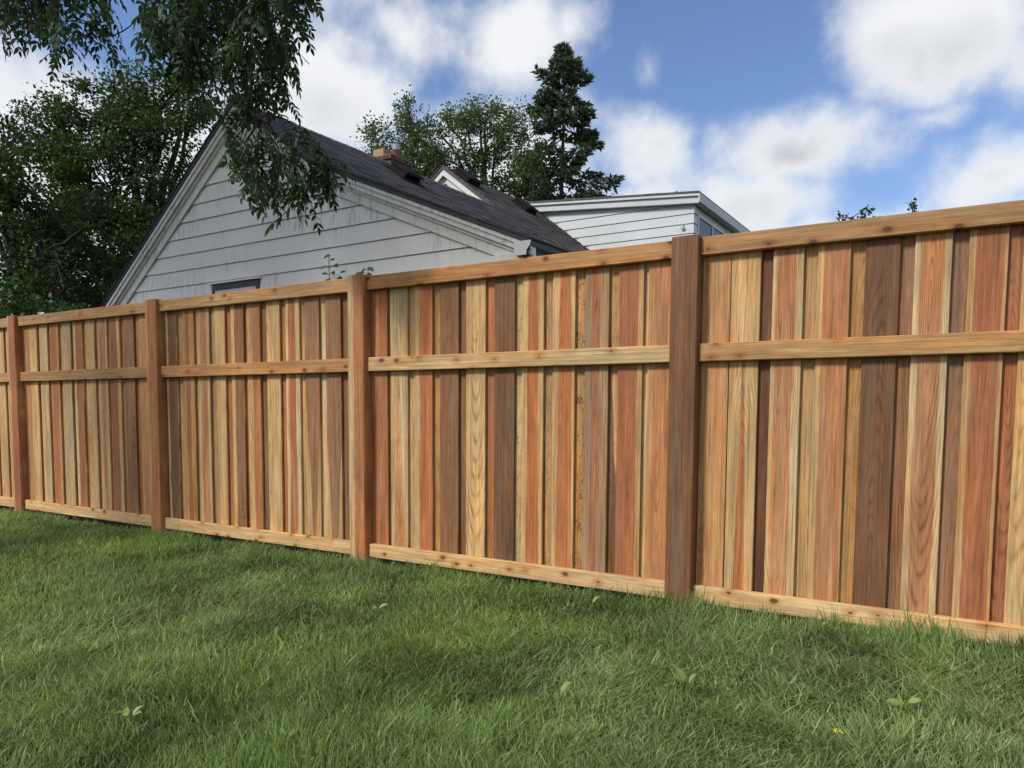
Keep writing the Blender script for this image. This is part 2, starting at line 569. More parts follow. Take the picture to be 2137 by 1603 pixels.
CEDAR = cedar_material()
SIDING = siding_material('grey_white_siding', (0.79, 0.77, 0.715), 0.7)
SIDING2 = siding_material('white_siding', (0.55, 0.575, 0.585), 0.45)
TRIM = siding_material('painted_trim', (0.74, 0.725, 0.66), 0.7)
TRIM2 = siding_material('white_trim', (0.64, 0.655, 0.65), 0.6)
SHINGLE = shingle_material('charcoal_shingle', (0.034, 0.032, 0.036), (0.105, 0.100, 0.105))
SHINGLE2 = shingle_material('brown_shingle', (0.040, 0.035, 0.034), (0.150, 0.130, 0.120), 0.9)
DARKMETAL = plain_material('dark_vent_plastic', (0.014, 0.012, 0.012), 0.8, 0.1)
WINBROWN = plain_material('brown_window_paint', (0.035, 0.022, 0.020), 0.5, 0.4)
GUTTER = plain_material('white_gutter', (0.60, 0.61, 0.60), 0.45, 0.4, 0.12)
EAVE_SHADE = plain_material('shaded_eave', (0.075, 0.085, 0.085), 0.5, 0.3, 0.15)  # shade of the eave side put into the gutter and fascia colour
CLAY = plain_material('clay_flue', (0.34, 0.225, 0.145), 0.8, 0.2)
CLAY_RED = plain_material('red_clay_pot', (0.13, 0.07, 0.055), 0.8, 0.2)
CEMENT = plain_material('chimney_cement', (0.42, 0.38, 0.33), 0.9, 0.2)
GALV = plain_material('galvanised_pipe', (0.35, 0.36, 0.37), 0.45, 0.5, 0.15, 8, 0.6)
BRICK = brick_material()
BARK = bark_material('dark_bark', (0.018, 0.014, 0.011), (0.075, 0.06, 0.048))
BARKGREY = bark_material('grey_bark', (0.03, 0.027, 0.024), (0.11, 0.10, 0.085))
LEAF_ASH = leaf_material('ash_leaf', (0.016, 0.032, 0.014), (0.050, 0.085, 0.026), 0.30, 0.55, 0.22)
LEAF_MAPLE = leaf_material('maple_leaf', (0.014, 0.028, 0.010), (0.070, 0.115, 0.026), 0.34)
LEAF_DARK = leaf_material('dark_leaf', (0.014, 0.026, 0.010), (0.045, 0.075, 0.020), 0.35, 0.6, 0.15)
LEAF_FAR = leaf_material('poplar_leaf', (0.036, 0.062, 0.025), (0.120, 0.175, 0.055), 0.38)
NEEDLE = leaf_material('spruce_needle', (0.064, 0.090, 0.060), (0.185, 0.225, 0.150), 0.2, 0.6, 0.2, (1.0, 1.1, 0.8))
LEAF_WEED = leaf_material('weed_leaf', (0.22, 0.33, 0.10), (0.38, 0.50, 0.20), 0.35)
LEAF_VINE = leaf_material('sprout_leaf', (0.030, 0.065, 0.018), (0.07, 0.13, 0.035), 0.3)
LEAF_DRY = leaf_material('dry_leaf', (0.022, 0.026, 0.018), (0.05, 0.05, 0.03), 0.1)
PETAL = leaf_material('yellow_leaf', (0.62, 0.46, 0.03), (0.80, 0.62, 0.06), 0.2, 0.5, 0.3, (1, 1, 0.6))
GRASS = grass_material()
SOIL = soil_material()

mt, gg = new_mat('window_glass')
gg.out(gg.principled((0.03, 0.032, 0.034), 0.22, 0.25))
GLASS = mt


# ------------------------------------------------------------------ ground
def ground_z(x, y):
    x, y = np.asarray(x, float), np.asarray(y, float)
    t = np.clip(-y, 0, 7.0)
    fall = 0.052 * t
    near = np.exp(-((x - 5) / 9.0) ** 2) * np.exp(-((y + 2) / 5.0) ** 2)
    bump = (vnoise(x, y, 3, 1.1) - 0.5) * 0.05 + (vnoise(x, y, 4, 2.7) - 0.5) * 0.02
    rise = 0.010 * np.clip(x - 5.6, 0, 3)
    return -0.022 - fall + bump * near * np.clip(t * 1.5, 0.2, 1) + rise


xs = np.concatenate([np.array([-900, -400, -180, -80, -40, -22, -12]), np.arange(-7, 17.01, 0.25), np.array([22, 34, 60, 120, 300, 900])])
ys = np.concatenate([np.array([-900, -300, -100, -40, -20, -12]), np.arange(-8, 1.01, 0.2), np.array([2, 4, 8, 14, 22, 40, 80, 200, 500, 900])])
XX, YY = np.meshgrid(xs, ys, indexing='ij')
ZZ = ground_z(XX, YY)
nx, ny = len(xs), len(ys)
co = np.stack([XX, YY, ZZ], -1).reshape(-1, 3)
ii, jj = np.meshgrid(np.arange(nx - 1), np.arange(ny - 1), indexing='ij')
q = np.stack([ii * ny + jj, (ii + 1) * ny + jj, (ii + 1) * ny + jj + 1, ii * ny + jj + 1], -1).reshape(-1, 4)
ground = link(bpy.data.objects.new('ground', np_mesh('ground', co, q.ravel(), np.arange(len(q)) * 4, SOIL, smooth=True)))
tag(ground, 'lawn ground running level under the fence and out to the horizon', 'ground', kind='structure')

# ------------------------------------------------------------------ cedar fence
fence = empty('cedar_fence', (4.0, 0.07, 0.0))
tag(fence, 'new cedar board fence with square posts and three horizontal rails', 'fence')
FOFF = Vector(fence.location)
S, PW = 2.2, 0.14

TONE = 0.82
C = dict(orange=(178, 112, 72), salmon=(188, 132, 94), red=(166, 102, 72), brown=(130, 92, 66), dark=(104, 73, 54), tan=(196, 160, 112),
         yellow=(213, 182, 130), pale=(203, 182, 142), mauve=(146, 106, 82), gold=(188, 142, 86), darkred=(88, 52, 38), grey=(164, 138, 106),
         cream=(222, 200, 160), rust=(188, 112, 70), tawny=(202, 148, 100), rail=(190, 152, 106), railo=(188, 138, 88), railp=(208, 178, 132),
         railg=(170, 134, 95), foot=(226, 194, 146), postred=(168, 100, 72), posto=(178, 116, 78), post4=(112, 76, 56))
def calm(v):
    v = [q_ + (m_ - q_) * 0.22 for q_, m_ in zip(v, (190, 142, 98))]
    l = 0.3 * v[0] + 0.59 * v[1] + 0.11 * v[2]
    return tuple(l + (q_ - l) * 0.95 for q_ in v)


C = {k: tuple(a * b for a, b in zip(lin(calm(v), TONE), (1.0, 0.955, 0.85))) for k, v in C.items()}
_seed = [0.0]


def wood(o, heart, sap='tan', hw=0.2, hcx=0.0, htap=0.0, rings=0.55, tilt=None, pith=None, knots=0.0, speck=0.0, stain=0.0, zc=None):
    _seed[0] += 1.37
    o['heart'] = list(C[heart]) if isinstance(heart, str) else list(heart)
    o['sap'] = list(C[sap]) if isinstance(sap, str) else list(sap)
    o['hw'], o['hcx'], o['htap'], o['rings'] = float(hw), float(hcx), float(htap), float(rings)
    o['tilt'] = float(tilt if tilt is not None else random.choice((-1, 1)) * random.uniform(0.02, 0.075))
    o['pith'] = float(pith if pith is not None else random.uniform(-0.05, 0.05))
    o['zc'] = float(zc if zc is not None else random.uniform(-0.2, 2.0))
    o['knots'], o['speck'], o['stain'], o['seed'] = float(knots), float(speck), float(stain), float(_seed[0] % 40)
    return o


def fence_piece(name, me, loc, rot=(0, 0, 0), sx=1.0):
    o = bpy.data.objects.new(name, me)
    o.location = Vector(loc) - FOFF
    o.rotation_euler = rot
    o.scale = (sx, 1, 1)
    return link(o, fence)


post_me = bevel_box('post', -PW / 2, PW / 2, -PW / 2, PW / 2, -0.22, 1.875, CEDAR, 0.006)
rail_me = bevel_box('rail', -0.0445, 0.0445, -0.019, 0.019, -(S - PW) / 2 + 0.0015, (S - PW) / 2 - 0.0015, CEDAR, 0.004)
board_me = bevel_box('board', -0.07, 0.07, -0.008, 0.008, 0.07, 1.80, CEDAR, 0.002)

posts = {-2: ('posto', 'tan', .2, 0), -1: ('posto', 'tan', .2, 0), 0: ('postred', 'tan', 0.056, 0.016), 1: ('posto', 'tawny', 0.055, 0.017), 2: ('posto', 'pale', 0.047, 0.030),
         3: ('post4', 'post4', 0.2, 0), 4: ('posto', 'tan', .2, 0), 5: ('posto', 'tan', .2, 0)}
for i, (h, sp, hw, hcx) in posts.items():
    o = fence_piece('post', post_me, (i * S, PW / 2 + 0.0, 0))
    wood(o, h, sp, hw, hcx, rings=0.5 if i != 3 else 0.35, stain=0.6 if i == 3 else 0.15)

rails = {-2: ('rail', 'rail', 'foot'), -1: ('rail', 'rail', 'foot'), 0: ('rail', 'railg', 'foot'), 1: ('rail', 'railo', 'foot'), 2: ('railo', 'railp', 'foot'),
         3: ('railg', 'rail', 'foot'), 4: ('rail', 'railg', 'foot')}
for i, names in rails.items():
    for nm, zc_ in zip(names, (1.8195, 1.298, 0.0765)):
        o = fence_piece('rail', rail_me, (i * S + S / 2, 0.049, zc_), (0, math.pi / 2, 0))
        wood(o, nm, 'pale', 0.2, 0, rings=0.4, tilt=random.uniform(-0.02, 0.02), knots=1.0, pith=random.uniform(-0.09, 0.09))

YF, YB = 0.0775, 0.0950


def px_X(px, py, Y):
    return at_Y(px, py, Y)[0]


# boards read off the photograph: right and left edges of the front boards (pixels), then their look
# (x0, x1, y, heart, sap, hw, hcx, htap, extra) ; the back board that shows to the right of it: (heart, sap, hw, hcx, htap, extra)
def zpx(x0, y0, s):
    return lambda v: x0 + v / s


za = zpx(0, 640, 3.4118)
zb = zpx(310, 580, 2.717)
zc_ = zpx(750, 540, 4.715)
zd = zpx(1060, 540, 4.715)
ze = zpx(1390, 460, 4.0075)
zf = zpx(1737, 400, 4.0075)
F = []          # (section, x0, x1, ypx, front look, back look)


def fb(sec, z, a, b, y, fr, bk):
    F.append((sec, z(a), z(b), y, fr, bk))


# section between the first two visible posts
fb(0, za, 143, 193, 757, ('salmon', 'tan', .035, .01), ('red', 'red'))
fb(0, za, 210, 268, 757, ('yellow', 'tan', .05, 0), ('brown', 'red'))
fb(0, za, 278, 346, 757, ('pale', 'tan', .2, 0), ('red', 'red'))
fb(0, za, 356, 424, 757, ('orange', 'tan', .055, -.012), ('brown', 'tan', .03, .05))
fb(0, za, 440, 508, 757, ('pale', 'grey', .2, 0), ('red', 'red'))
fb(0, za, 520, 592, 757, ('orange', 'cream', .052, .017), ('rust', 'brown'))
fb(0, za, 610, 677, 757, ('yellow', 'tan', .2, 0), ('brown', 'red'))
fb(0, za, 692, 768, 757, ('salmon', 'pale', .03, 0.0, .02), ('red', 'brown'))
fb(0, za, 780, 862, 757, ('red', 'yellow', .048, -.021), ('mauve', 'brown'))
fb(0, za, 880, 960, 757, ('mauve', 'tan', .16, 0, .12, dict(stain=.6, rings=.8)), ('brown', 'brown'))
fb(0, za, 988, 1060, 757, ('tawny', 'tan', .2, 0), ('brown', 'brown'))
# second section
fb(1, zb, 88, 172, 745, ('dark', 'cream', .056, .014, 0, dict(rings=.6)), ('tan', 'pale'))
fb(1, zb, 190, 262, 745, ('red', 'gold', .022, -.006), ('pale', 'tan'))
fb(1, zb, 275, 348, 745, ('salmon', 'pale', .040, .004), ('grey', 'brown'))
fb(1, zb, 362, 441, 745, ('yellow', 'gold', .05, .01, .01, dict(stain=.8, rings=.6)), ('brown', 'brown'))
fb(1, zb, 466, 541, 745, ('brown', 'yellow', .050, .02), ('brown', 'dark'))
fb(1, zb, 552, 640, 745, ('orange', 'tan', .040, .03), ('darkred', 'dark'))
fb(1, zb, 668, 749, 745, ('yellow', 'tan', .2, 0, 0, dict(rings=.9)), ('brown', 'mauve'))
fb(1, zb, 775, 858, 745, ('orange', 'cream', .035, -.006), ('tan', 'gold'))
fb(1, zb, 884, 970, 745, ('mauve', 'tan', .062, .008, .065), ('cream', 'cream'))
fb(1, zb, 1003, 1091, 745, ('mauve', 'tan', .072, 0, .055, dict(stain=.3)), ('orange', 'orange'))
# third section
fb(2, zc_, 70, 240, 710, ('orange', 'orange', .2, 0, 0, dict(rings=.5)), ('salmon', 'salmon'))
fb(2, zc_, 303, 472, 710, ('tawny', 'pale', .014, 0, -.032, dict(rings=1.0, tilt=.05, pith=0.0, zc=1.4)), ('tan', 'pale'))
fb(2, zc_, 542, 718, 710, ('rust', 'pale', .052, .020, .002), ('gold', 'tan', .2, 0, 0, dict(speck=.25)))
fb(2, zc_, 795, 972, 710, ('brown', 'brown', .2, 0, 0, dict(rings=.6, pith=0, tilt=.06, zc=.4)), ('brown', 'mauve'))
fb(2, zc_, 1045, 1243, 710, ('yellow', 'yellow', .2, 0, 0, dict(rings=1.1, pith=0., tilt=.07, zc=2.1)), ('orange', 'brown'))
fb(2, zc_, 1330, 1526, 710, ('dark', 'dark', .2, 0, 0, dict(rings=.55, stain=.2)), ('pale', 'tan', .2, 0, 0, dict(speck=.6)))
fb(2, zd, 140, 350, 710, ('rust', 'yellow', .038, .003, -.006), ('tan', 'brown', .05, .02, .02, dict(speck=.45)))
fb(2, zd, 440, 660, 710, ('rust', 'yellow', .041, .010, -.012), ('gold', 'gold', .2, 0, 0, dict(speck=1.0)))
fb(2, zd, 760, 990, 710, ('red', 'grey', .024, -.008, .004, dict(stain=.6, rings=.8, pith=0)), ('tan', 'dark', .028, .03, .05, dict(speck=.5)))
fb(2, zd, 1085, 1325, 710, ('red', 'tan', .055, -.016, .0, dict(rings=.6)), ('cream', 'grey', .2, 0, 0, dict(rings=.9)))
fb(2, zd, 1435, 1640, 710, ('salmon', 'tawny', .05, .02, 0, dict(rings=.6)), ('tan', 'tan'))
# fourth section
fb(3, ze, 205, 437, 685, ('tawny', 'tawny', .2, 0, 0, dict(rings=.5)), ('rust', 'red', .02, .0, 0, dict(stain=.2)))
fb(3, ze, 540, 780, 685, ('orange', 'yellow', .012, 0.0, -.022, dict(stain=.9, rings=.9, pith=0., tilt=.05, zc=.3)), ('darkred', 'darkred'))
fb(3, ze, 880, 1140, 685, ('salmon', 'pale', .042, -.008, .0, dict(stain=.15)), ('tan', 'gold', .2, 0, 0, dict(stain=.8, rings=.8)))
fb(3, ze, 1250, 1525, 685, ('salmon', 'yellow', .056, .012, .003, dict(rings=.6)), ('gold', 'gold', .2, 0, 0, dict(speck=.15)))
fb(3, zf, 257, 540, 685, ('dark', 'brown', .16, 0, 0.02, dict(rings=.7, stain=.2)), ('mauve', 'mauve', .2, 0, 0, dict(stain=.4)))
fb(3, zf, 665, 975, 685, ('salmon', 'cream', .043, .0, .001, dict(rings=.9, pith=0., tilt=.07, zc=1.55)), ('mauve', 'red'))
fb(3, zf, 1110, 1440, 685, ('red', 'tan', .050, .006, .002, dict(rings=.5)), ('red', 'salmon', .2, 0, 0, dict(rings=.9, pith=0., tilt=.09, zc=1.2)))
fb(3, zf, 1585, 1890, 685, ('yellow', 'pale', .2, 0, 0, dict(rings=.8)), ('orange', 'brown'))


def place_board(X, Y, look, back):
    look = list(look)
    ex = look.pop() if isinstance(look[-1], dict) else {}
    base = ['tan', 'tan', 0.2, 0.0, 0.0]
    for k_, v_ in enumerate(look):
        base[k_] = v_
    o = fence_piece('board', board_me, (X, Y + random.uniform(-.0009, .0009), random.uniform(-.004, .004)), (0, random.uniform(-.0008, .0008), 0))
    kw = dict(rings=0.55 + random.uniform(-.1, .2), stain=random.choice((0, 0, .2, .4)))
    kw.update(ex)
    wood(o, *base, **kw)
    return o


sections = {}
for rec in F:
    sections.setdefault(rec[0], []).append(rec)
fronts_by_section = {}
for sec, recs in sections.items():
    ed = [(px_X(a, y, 0.069), px_X(b, y, 0.069), fr, bk) for (_, a, b, y, fr, bk) in recs]
    if sec == 3:      # carry on past the frame edge
        last = ed[-1][0]
        for k_ in range(1, 9):
            x0 = last + 0.187 * k_
            if x0 + 0.09 > 4 * S - PW / 2:
                break
            ed.append((x0, x0 + 0.14, random.choice((('salmon', 'tan', .05), ('yellow', 'tan'), ('brown', 'brown'), ('orange', 'cream', .04))), ('brown', 'red')))
    fronts_by_section[sec] = ed
pool = [('salmon', 'tan', .05), ('yellow', 'tan'), ('brown', 'brown'), ('orange', 'cream', .045), ('pale', 'tan'), ('red', 'pale', .05), ('mauve', 'tan', .06), ('tawny', 'tan')]
for sec in (-2, -1, 4):
    ed = []
    for k_ in range(11):
        x0 = sec * S + 0.085 + k_ * 0.187
        ed.append((x0, x0 + 0.14, random.choice(pool) if sec != -1 else (('yellow', 'tan'), ('pale', 'tan'), ('tawny', 'pale'))[k_ % 3], ('brown', 'red')))
    fronts_by_section[sec] = ed
for sec, ed in fronts_by_section.items():
    lo, hi = sec * S + PW / 2 + 0.001, (sec + 1) * S - PW / 2 - 0.001
    hi_first = lo
    cents = [(a + b) / 2 for a, b, _, _ in ed]
    cents = [min(max(c_, lo + 0.071), hi - 0.071) for c_ in cents]
    for k_, (a, b, fr, bk) in enumerate(ed):
        place_board(cents[k_], YF, fr, False)
        if k_ + 1 < len(ed):
            gx = (cents[k_] + cents[k_ + 1]) / 2
            if sec <= 1:
                bk = tuple({'brown': 'orange', 'red': 'salmon', 'dark': 'brown', 'darkred': 'brown', 'mauve': 'salmon'}.get(q_, q_) if isinstance(q_, str) else q_ for q_ in bk)
            place_board(gx, YB, bk, True)
    if cents[0] - 0.07 - lo > 0.004:
        place_board(lo + 0.072, YB, ('brown', 'red'), True)
    if hi - cents[-1] - 0.07 > 0.004:
        place_board(hi - 0.072, YB, ('brown', 'red'), True)

# ------------------------------------------------------------------ gabled house behind the fence
garage = empty('gabled_house', (-2.35, 2.5, 0.0), math.radians(-1.1))
tag(garage, 'gabled house with grey-white lap siding and charcoal roof rising just behind fence', 'house')
LEFT, RIGHT = -0.10, 6.455
PEAK, BRK, EAV, LEV = (2.70, 4.575), (3.937, 3.70), (6.75, 2.535), (-0.20, 2.395)
TH = 0.05        # roof deck thickness measured downwards


def roof_under(x):      # underside of the roof deck at x
    if x < PEAK[0]:
        z = LEV[1] + (PEAK[1] - LEV[1]) * (x - LEV[0]) / (PEAK[0] - LEV[0])
    elif x < BRK[0]:
        z = PEAK[1] + (BRK[1] - PEAK[1]) * (x - PEAK[0]) / (BRK[0] - PEAK[0])
    else:
        z = BRK[1] + (EAV[1] - BRK[1]) * (x - BRK[0]) / (EAV[0] - BRK[0])
    return z - TH


def roof_x(z):          # left and right x of the gable at height z
    z += TH
    xl = LEV[0] + (z - LEV[1]) / (PEAK[1] - LEV[1]) * (PEAK[0] - LEV[0])
    if z > BRK[1]:
        xr = PEAK[0] + (z - PEAK[1]) / (BRK[1] - PEAK[1]) * (BRK[0] - PEAK[0])
    else:
        xr = BRK[0] + (z - BRK[1]) / (EAV[1] - BRK[1]) * (EAV[0] - BRK[0])
    return max(xl, LEFT), min(xr, RIGHT)


mb = MB()
core_pts = [(LEFT, -0.05), (RIGHT, -0.05), (RIGHT, roof_under(RIGHT) - .01), (BRK[0], roof_under(BRK[0]) - .01), (PEAK[0], PEAK[1] - TH - .01), (LEFT, roof_under(LEFT) - .01)]
mb.prism(core_pts, 0.0, 5.2)
o = mb.build('wall', SIDING, garage); fix_normals(o.data)
E0, ZB = 0.1957, 2.565
k0 = int(math.floor(ZB / E0))
WIN = (2.11, 2.98, 1.55, 2.525)       # window opening
zlist = [ZB + E0 * i for i in range(-9, 11)]
for z in zlist:
    z1 = z + E0 - 0.009
    if z > PEAK[1] - TH - 0.06:
        continue
    z1 = min(z1, PEAK[1] - TH - 0.03)
    l0, r0 = roof_x(z)
    l1, r1 = roof_x(z1)
    spans = [(l0, r0, l1, r1)]
    if z < WIN[3] - 0.05:
        spans = [(l0, WIN[0] - .001, l1, WIN[0] - .001), (WIN[1] + .001, r0, WIN[1] + .001, r1)]
    for (a0, b0, a1, b1) in spans:
        mb = MB()
        pts = [(a0, -0.024, z), (b0, -0.024, z), (b0, -0.003, z), (a0, -0.003, z), (a1, -0.010, z1), (b1, -0.010, z1), (b1, -0.003, z1), (a1, -0.003, z1)]
        if b0 > BRK[0] and b1 < BRK[0]:
            pass
        mb.hexa(pts)
        o = mb.build('siding_board', SIDING, garage); fix_normals(o.data)

# rakes: frieze on the wall, soffit under the overhang, stepped fascia at the edge
OV = 0.10


def offset_rake(p, q, d0, d1, y0, y1, ext0=0.0, ext1=0.0):
    """board along the roof edge p->q, between d0 and d1 below the roof deck, from y0 to y1"""
    p, q = np.array(p), np.array(q)
    cs_ = abs(q[0] - p[0]) / np.linalg.norm(q - p)
    a_, b_ = d0 / cs_, d1 / cs_          # plumb cuts where two boards meet
    m = MB()
    m.prism([(p[0], p[1] - a_), (q[0], q[1] - a_), (q[0], q[1] - b_), (p[0], p[1] - b_)], y0, y1)
    return m


RK = [(LEV, PEAK), (PEAK, BRK), (BRK, EAV)]
for (p, q) in RK:
    e0 = 0.0
    for nm, d0, d1, y0, y1 in (('frieze_board', 0.045, 0.250, -0.045, -0.0265), ('soffit', 0.048, 0.062, -OV + 0.02, -0.046),
                               ('rake_fascia', 0.046, 0.125, -OV, -OV + 0.019), ('crown_strip', 0.044, 0.078, -OV - 0.018, -OV - 0.001), ('bed_strip', 0.0625, 0.155, -0.070, -0.046)):
        ext = (0.0, 0.0) if nm != 'frieze_board' else (0.0, 0.0)
        o = offset_rake(p, q, d0, d1, y0, y1, *ext).build(nm, TRIM, garage); fix_normals(o.data)

# roof deck and shingles
roof_mb = MB()
roof_mb.prism([LEV, PEAK, BRK, EAV, (EAV[0], EAV[1] - .042), (BRK[0], BRK[1] - .044), (PEAK[0], PEAK[1] - .052), (LEV[0], LEV[1] - .042)], -OV - 0.03, 5.35)
roof = roof_mb.build('roof', SHINGLE, garage); fix_normals(roof.data)


def shingles(p, q, y0, y1, expo=0.125, tab=0.30, th=0.011, skip_first=False):
    """courses of tabs on the slope from top p down to bottom q (x,z); one mesh"""
    p, q = np.array(p), np.array(q)
    L = np.linalg.norm(q - p)
    t = (q - p) / L
    n = np.array([-t[1], t[0]])
    if n[1] < 0:
        n = -n
    m = MB()
    k = int(L / expo)
    for c in range(k + 1):
        s1 = L - c * expo + 0.012
        s0 = max(s1 - expo - 0.02, 0.0)
        if s1 <= 0.03:
            continue
        y = y0 - random.uniform(0, tab)
        while y < y1:
            w = tab * random.choice((0.55, 0.8, 1.0, 1.25))
            a, b = max(y, y0), min(y + w - 0.006, y1)
            if b - a > 0.01:
                dz = random.uniform(0.0, 0.005)
                d1 = random.uniform(-0.006, 0.006)
                A = p + t * s0 + n * 0.001
                B = p + t * (s1 + d1) + n * 0.003
                A2, B2 = A + n * 0.004, B + n * (th + dz)
                m.hexa([(A[0], a, A[1]), (B[0], a, B[1]), (B[0], b, B[1]), (A[0], b, A[1]),
                        (A2[0], a, A2[1]), (B2[0], a, B2[1]), (B2[0], b, B2[1]), (A2[0], b, A2[1])])
            y += w
    return m


for (p, q) in ((PEAK, BRK), (BRK, EAV), (PEAK, LEV)):
    o = shingles(p, q, -OV - 0.045, 5.35).build('shingles', SHINGLE, roof); tag(o, kind='stuff'); fix_normals(o.data)
# ridge caps
mb = MB()
y = -OV - 0.04
while y < 5.3:
    for (sx, q) in ((1, BRK), (-1, LEV)):
        d = np.array(q) - np.array(PEAK); d = d / np.linalg.norm(d) * 0.13
        z0 = PEAK[1] + 0.022 + random.uniform(0, .004)
        mb.hexa([(PEAK[0], y, z0 - .012), (PEAK[0] + d[0], y, z0 + d[1] - .012), (PEAK[0] + d[0], y + .2, z0 + d[1] - .012), (PEAK[0], y + .2, z0 - .012),
                 (PEAK[0], y, z0), (PEAK[0] + d[0], y, z0 + d[1]), (PEAK[0] + d[0], y + .2, z0 + d[1] - .006), (PEAK[0], y + .2, z0 - .006)])
    y += 0.15
o = mb.build('ridge_cap', SHINGLE, roof); tag(o, kind='stuff'); fix_normals(o.data)


def roof_vent(parent, loc, slope_rot, w=0.42, h=0.13):
    """low hooded roof vent: base flange, box and overhanging lid, leaning with the roof slope"""
    m = MB()
    m.box(-w / 2 - .06, w / 2 + .06, -w / 2 - .06, w / 2 + .06, 0.0, 0.012)
    m.hexa([(-w / 2, -w / 2, .012), (w / 2, -w / 2, .012), (w / 2, w / 2, .012), (-w / 2, w / 2, .012),
            (-w / 2 + .03, -w / 2 + .02, h), (w / 2, -w / 2 + .02, h), (w / 2, w / 2 - .02, h), (-w / 2 + .03, w / 2 - .02, h)])
    m.hexa([(-w / 2 + .01, -w / 2 - .02, h), (w / 2 + .04, -w / 2 - .02, h), (w / 2 + .04, w / 2 + .02, h), (-w / 2 + .01, w / 2 + .02, h),
            (-w / 2 + .04, -w / 2 + .01, h + .03), (w / 2 + .02, -w / 2 + .01, h + .03), (w / 2 + .02, w / 2 - .01, h + .03), (-w / 2 + .04, w / 2 - .01, h + .03)])
    o = m.build('roof_vent', DARKMETAL, parent)
    fix_normals(o.data)
    o.location, o.rotation_euler = loc, (0, slope_rot, 0)
    return o


sl1 = math.atan2(PEAK[1] - BRK[1], BRK[0] - PEAK[0])
roof_vent(roof, (PEAK[0] + 0.42, 2.38, PEAK[1] - 0.42 * math.tan(sl1) + 0.015), sl1, 0.34, 0.085)

# gutter with its end cap, eave return and eave fascia on the right
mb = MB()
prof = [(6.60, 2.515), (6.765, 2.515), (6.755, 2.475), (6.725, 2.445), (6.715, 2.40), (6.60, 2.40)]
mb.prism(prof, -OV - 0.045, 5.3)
o = mb.build('gutter', EAVE_SHADE, garage); fix_normals(o.data)
mb = MB()
mb.prism([(6.595, 2.519), (6.772, 2.519), (6.760, 2.473), (6.730, 2.443), (6.720, 2.395), (6.595, 2.395)], -OV - 0.052, -OV - 0.0455)
o = mb.build('gutter_end_cap', GUTTER, garage); fix_normals(o.data)
mb = MB()
mb.prism([(6.30, 2.43), (6.595, 2.43), (6.64, 2.40), (6.60, 2.355), (6.30, 2.355)], -OV + 0.005, -0.03)
mb.prism([(6.27, 2.355), (6.57, 2.355), (6.53, 2.325), (6.27, 2.325)], -OV + 0.015, -0.03)
o = mb.build('eave_return', TRIM, garage); fix_normals(o.data)
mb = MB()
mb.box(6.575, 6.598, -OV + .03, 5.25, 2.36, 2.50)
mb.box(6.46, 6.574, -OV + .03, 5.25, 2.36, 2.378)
o = mb.build('eave_fascia', EAVE_SHADE, garage); fix_normals(o.data)
mb = MB()
mb.box(RIGHT - 0.10, RIGHT + 0.012, -0.034, -0.0255, -0.02, 2.33)
o = mb.build('corner_board', SIDING, garage); fix_normals(o.data)
mb = MB()       # small gutter end at the left eave
mb.prism([(-0.34, 2.385), (-0.205, 2.385), (-0.205, 2.28), (-0.30, 2.28)], -OV - 0.01, 5.3)
o = mb.build('gutter', GUTTER, garage); fix_normals(o.data)

# side wall lap boards on the right (seen under the eave from a step to the right)
for z in zlist:
    if z > 2.2: continue
    mb = MB()
    mb.hexa([(RIGHT + .003, .01, z), (RIGHT + .024, .01, z), (RIGHT + .024, 5.18, z), (RIGHT + .003, 5.18, z),
             (RIGHT + .003, .01, z + E0 - .009), (RIGHT + .010, .01, z + E0 - .009), (RIGHT + .010, 5.18, z + E0 - .009), (RIGHT + .003, 5.18, z + E0 - .009)])
    o = mb.build('siding_board', SIDING, garage); fix_normals(o.data)

# window under the gable
a, b, z0, z1 = WIN
mb = MB()
mb.box(a, a + 0.055, -0.035, 0.03, z0, z1); mb.box(b - 0.055, b, -0.035, 0.03, z0, z1)
mb.box(a + .0555, b - .0555, -0.0345, 0.03, z1 - 0.075, z1); mb.box(a + .0555, b - .0555, -0.0345, 0.03, z0, z0 + 0.05)
win = mb.build('window', WINBROWN, garage); fix_normals(win.data)
mb = MB(); mb.box(a + 0.056, b - 0.056, -0.012, -0.006, z0 + .051, z1 - .076)
o = mb.build('pane', GLASS, win); fix_normals(o.data)
mb = MB(); mb.box(a + 0.056, b - 0.056, -0.030, -0.014, z1 - .12, z1 - .0765)
o = mb.build('sash', TRIM2, win); fix_normals(o.data)
mb = MB(); mb.hexa([(a - .05, -0.060, z1 + .002), (b + .03, -0.060, z1 + .002), (b + .03, -.001, z1 + .002), (a - .05, -.001, z1 + .002),
                    (a - .05, -0.056, z1 + .022), (b + .03, -0.056, z1 + .022), (b + .03, -.001, z1 + .030), (a - .05, -.001, z1 + .030)])
o = mb.build('drip_cap', TRIM, win); fix_normals(o.data)

# ------------------------------------------------------------------ house with the dormer further back
house = empty('dormer_house', (0, 7.95, 0))
tag(house, 'white house with dormer, brown shingled roof and brick chimney behind the grey gabled house', 'house')
RX, RZ, SL = -0.75, 5.50, 0.77
EX = 3.05


def h_roof(x):
    return RZ - SL * abs(x - RX)


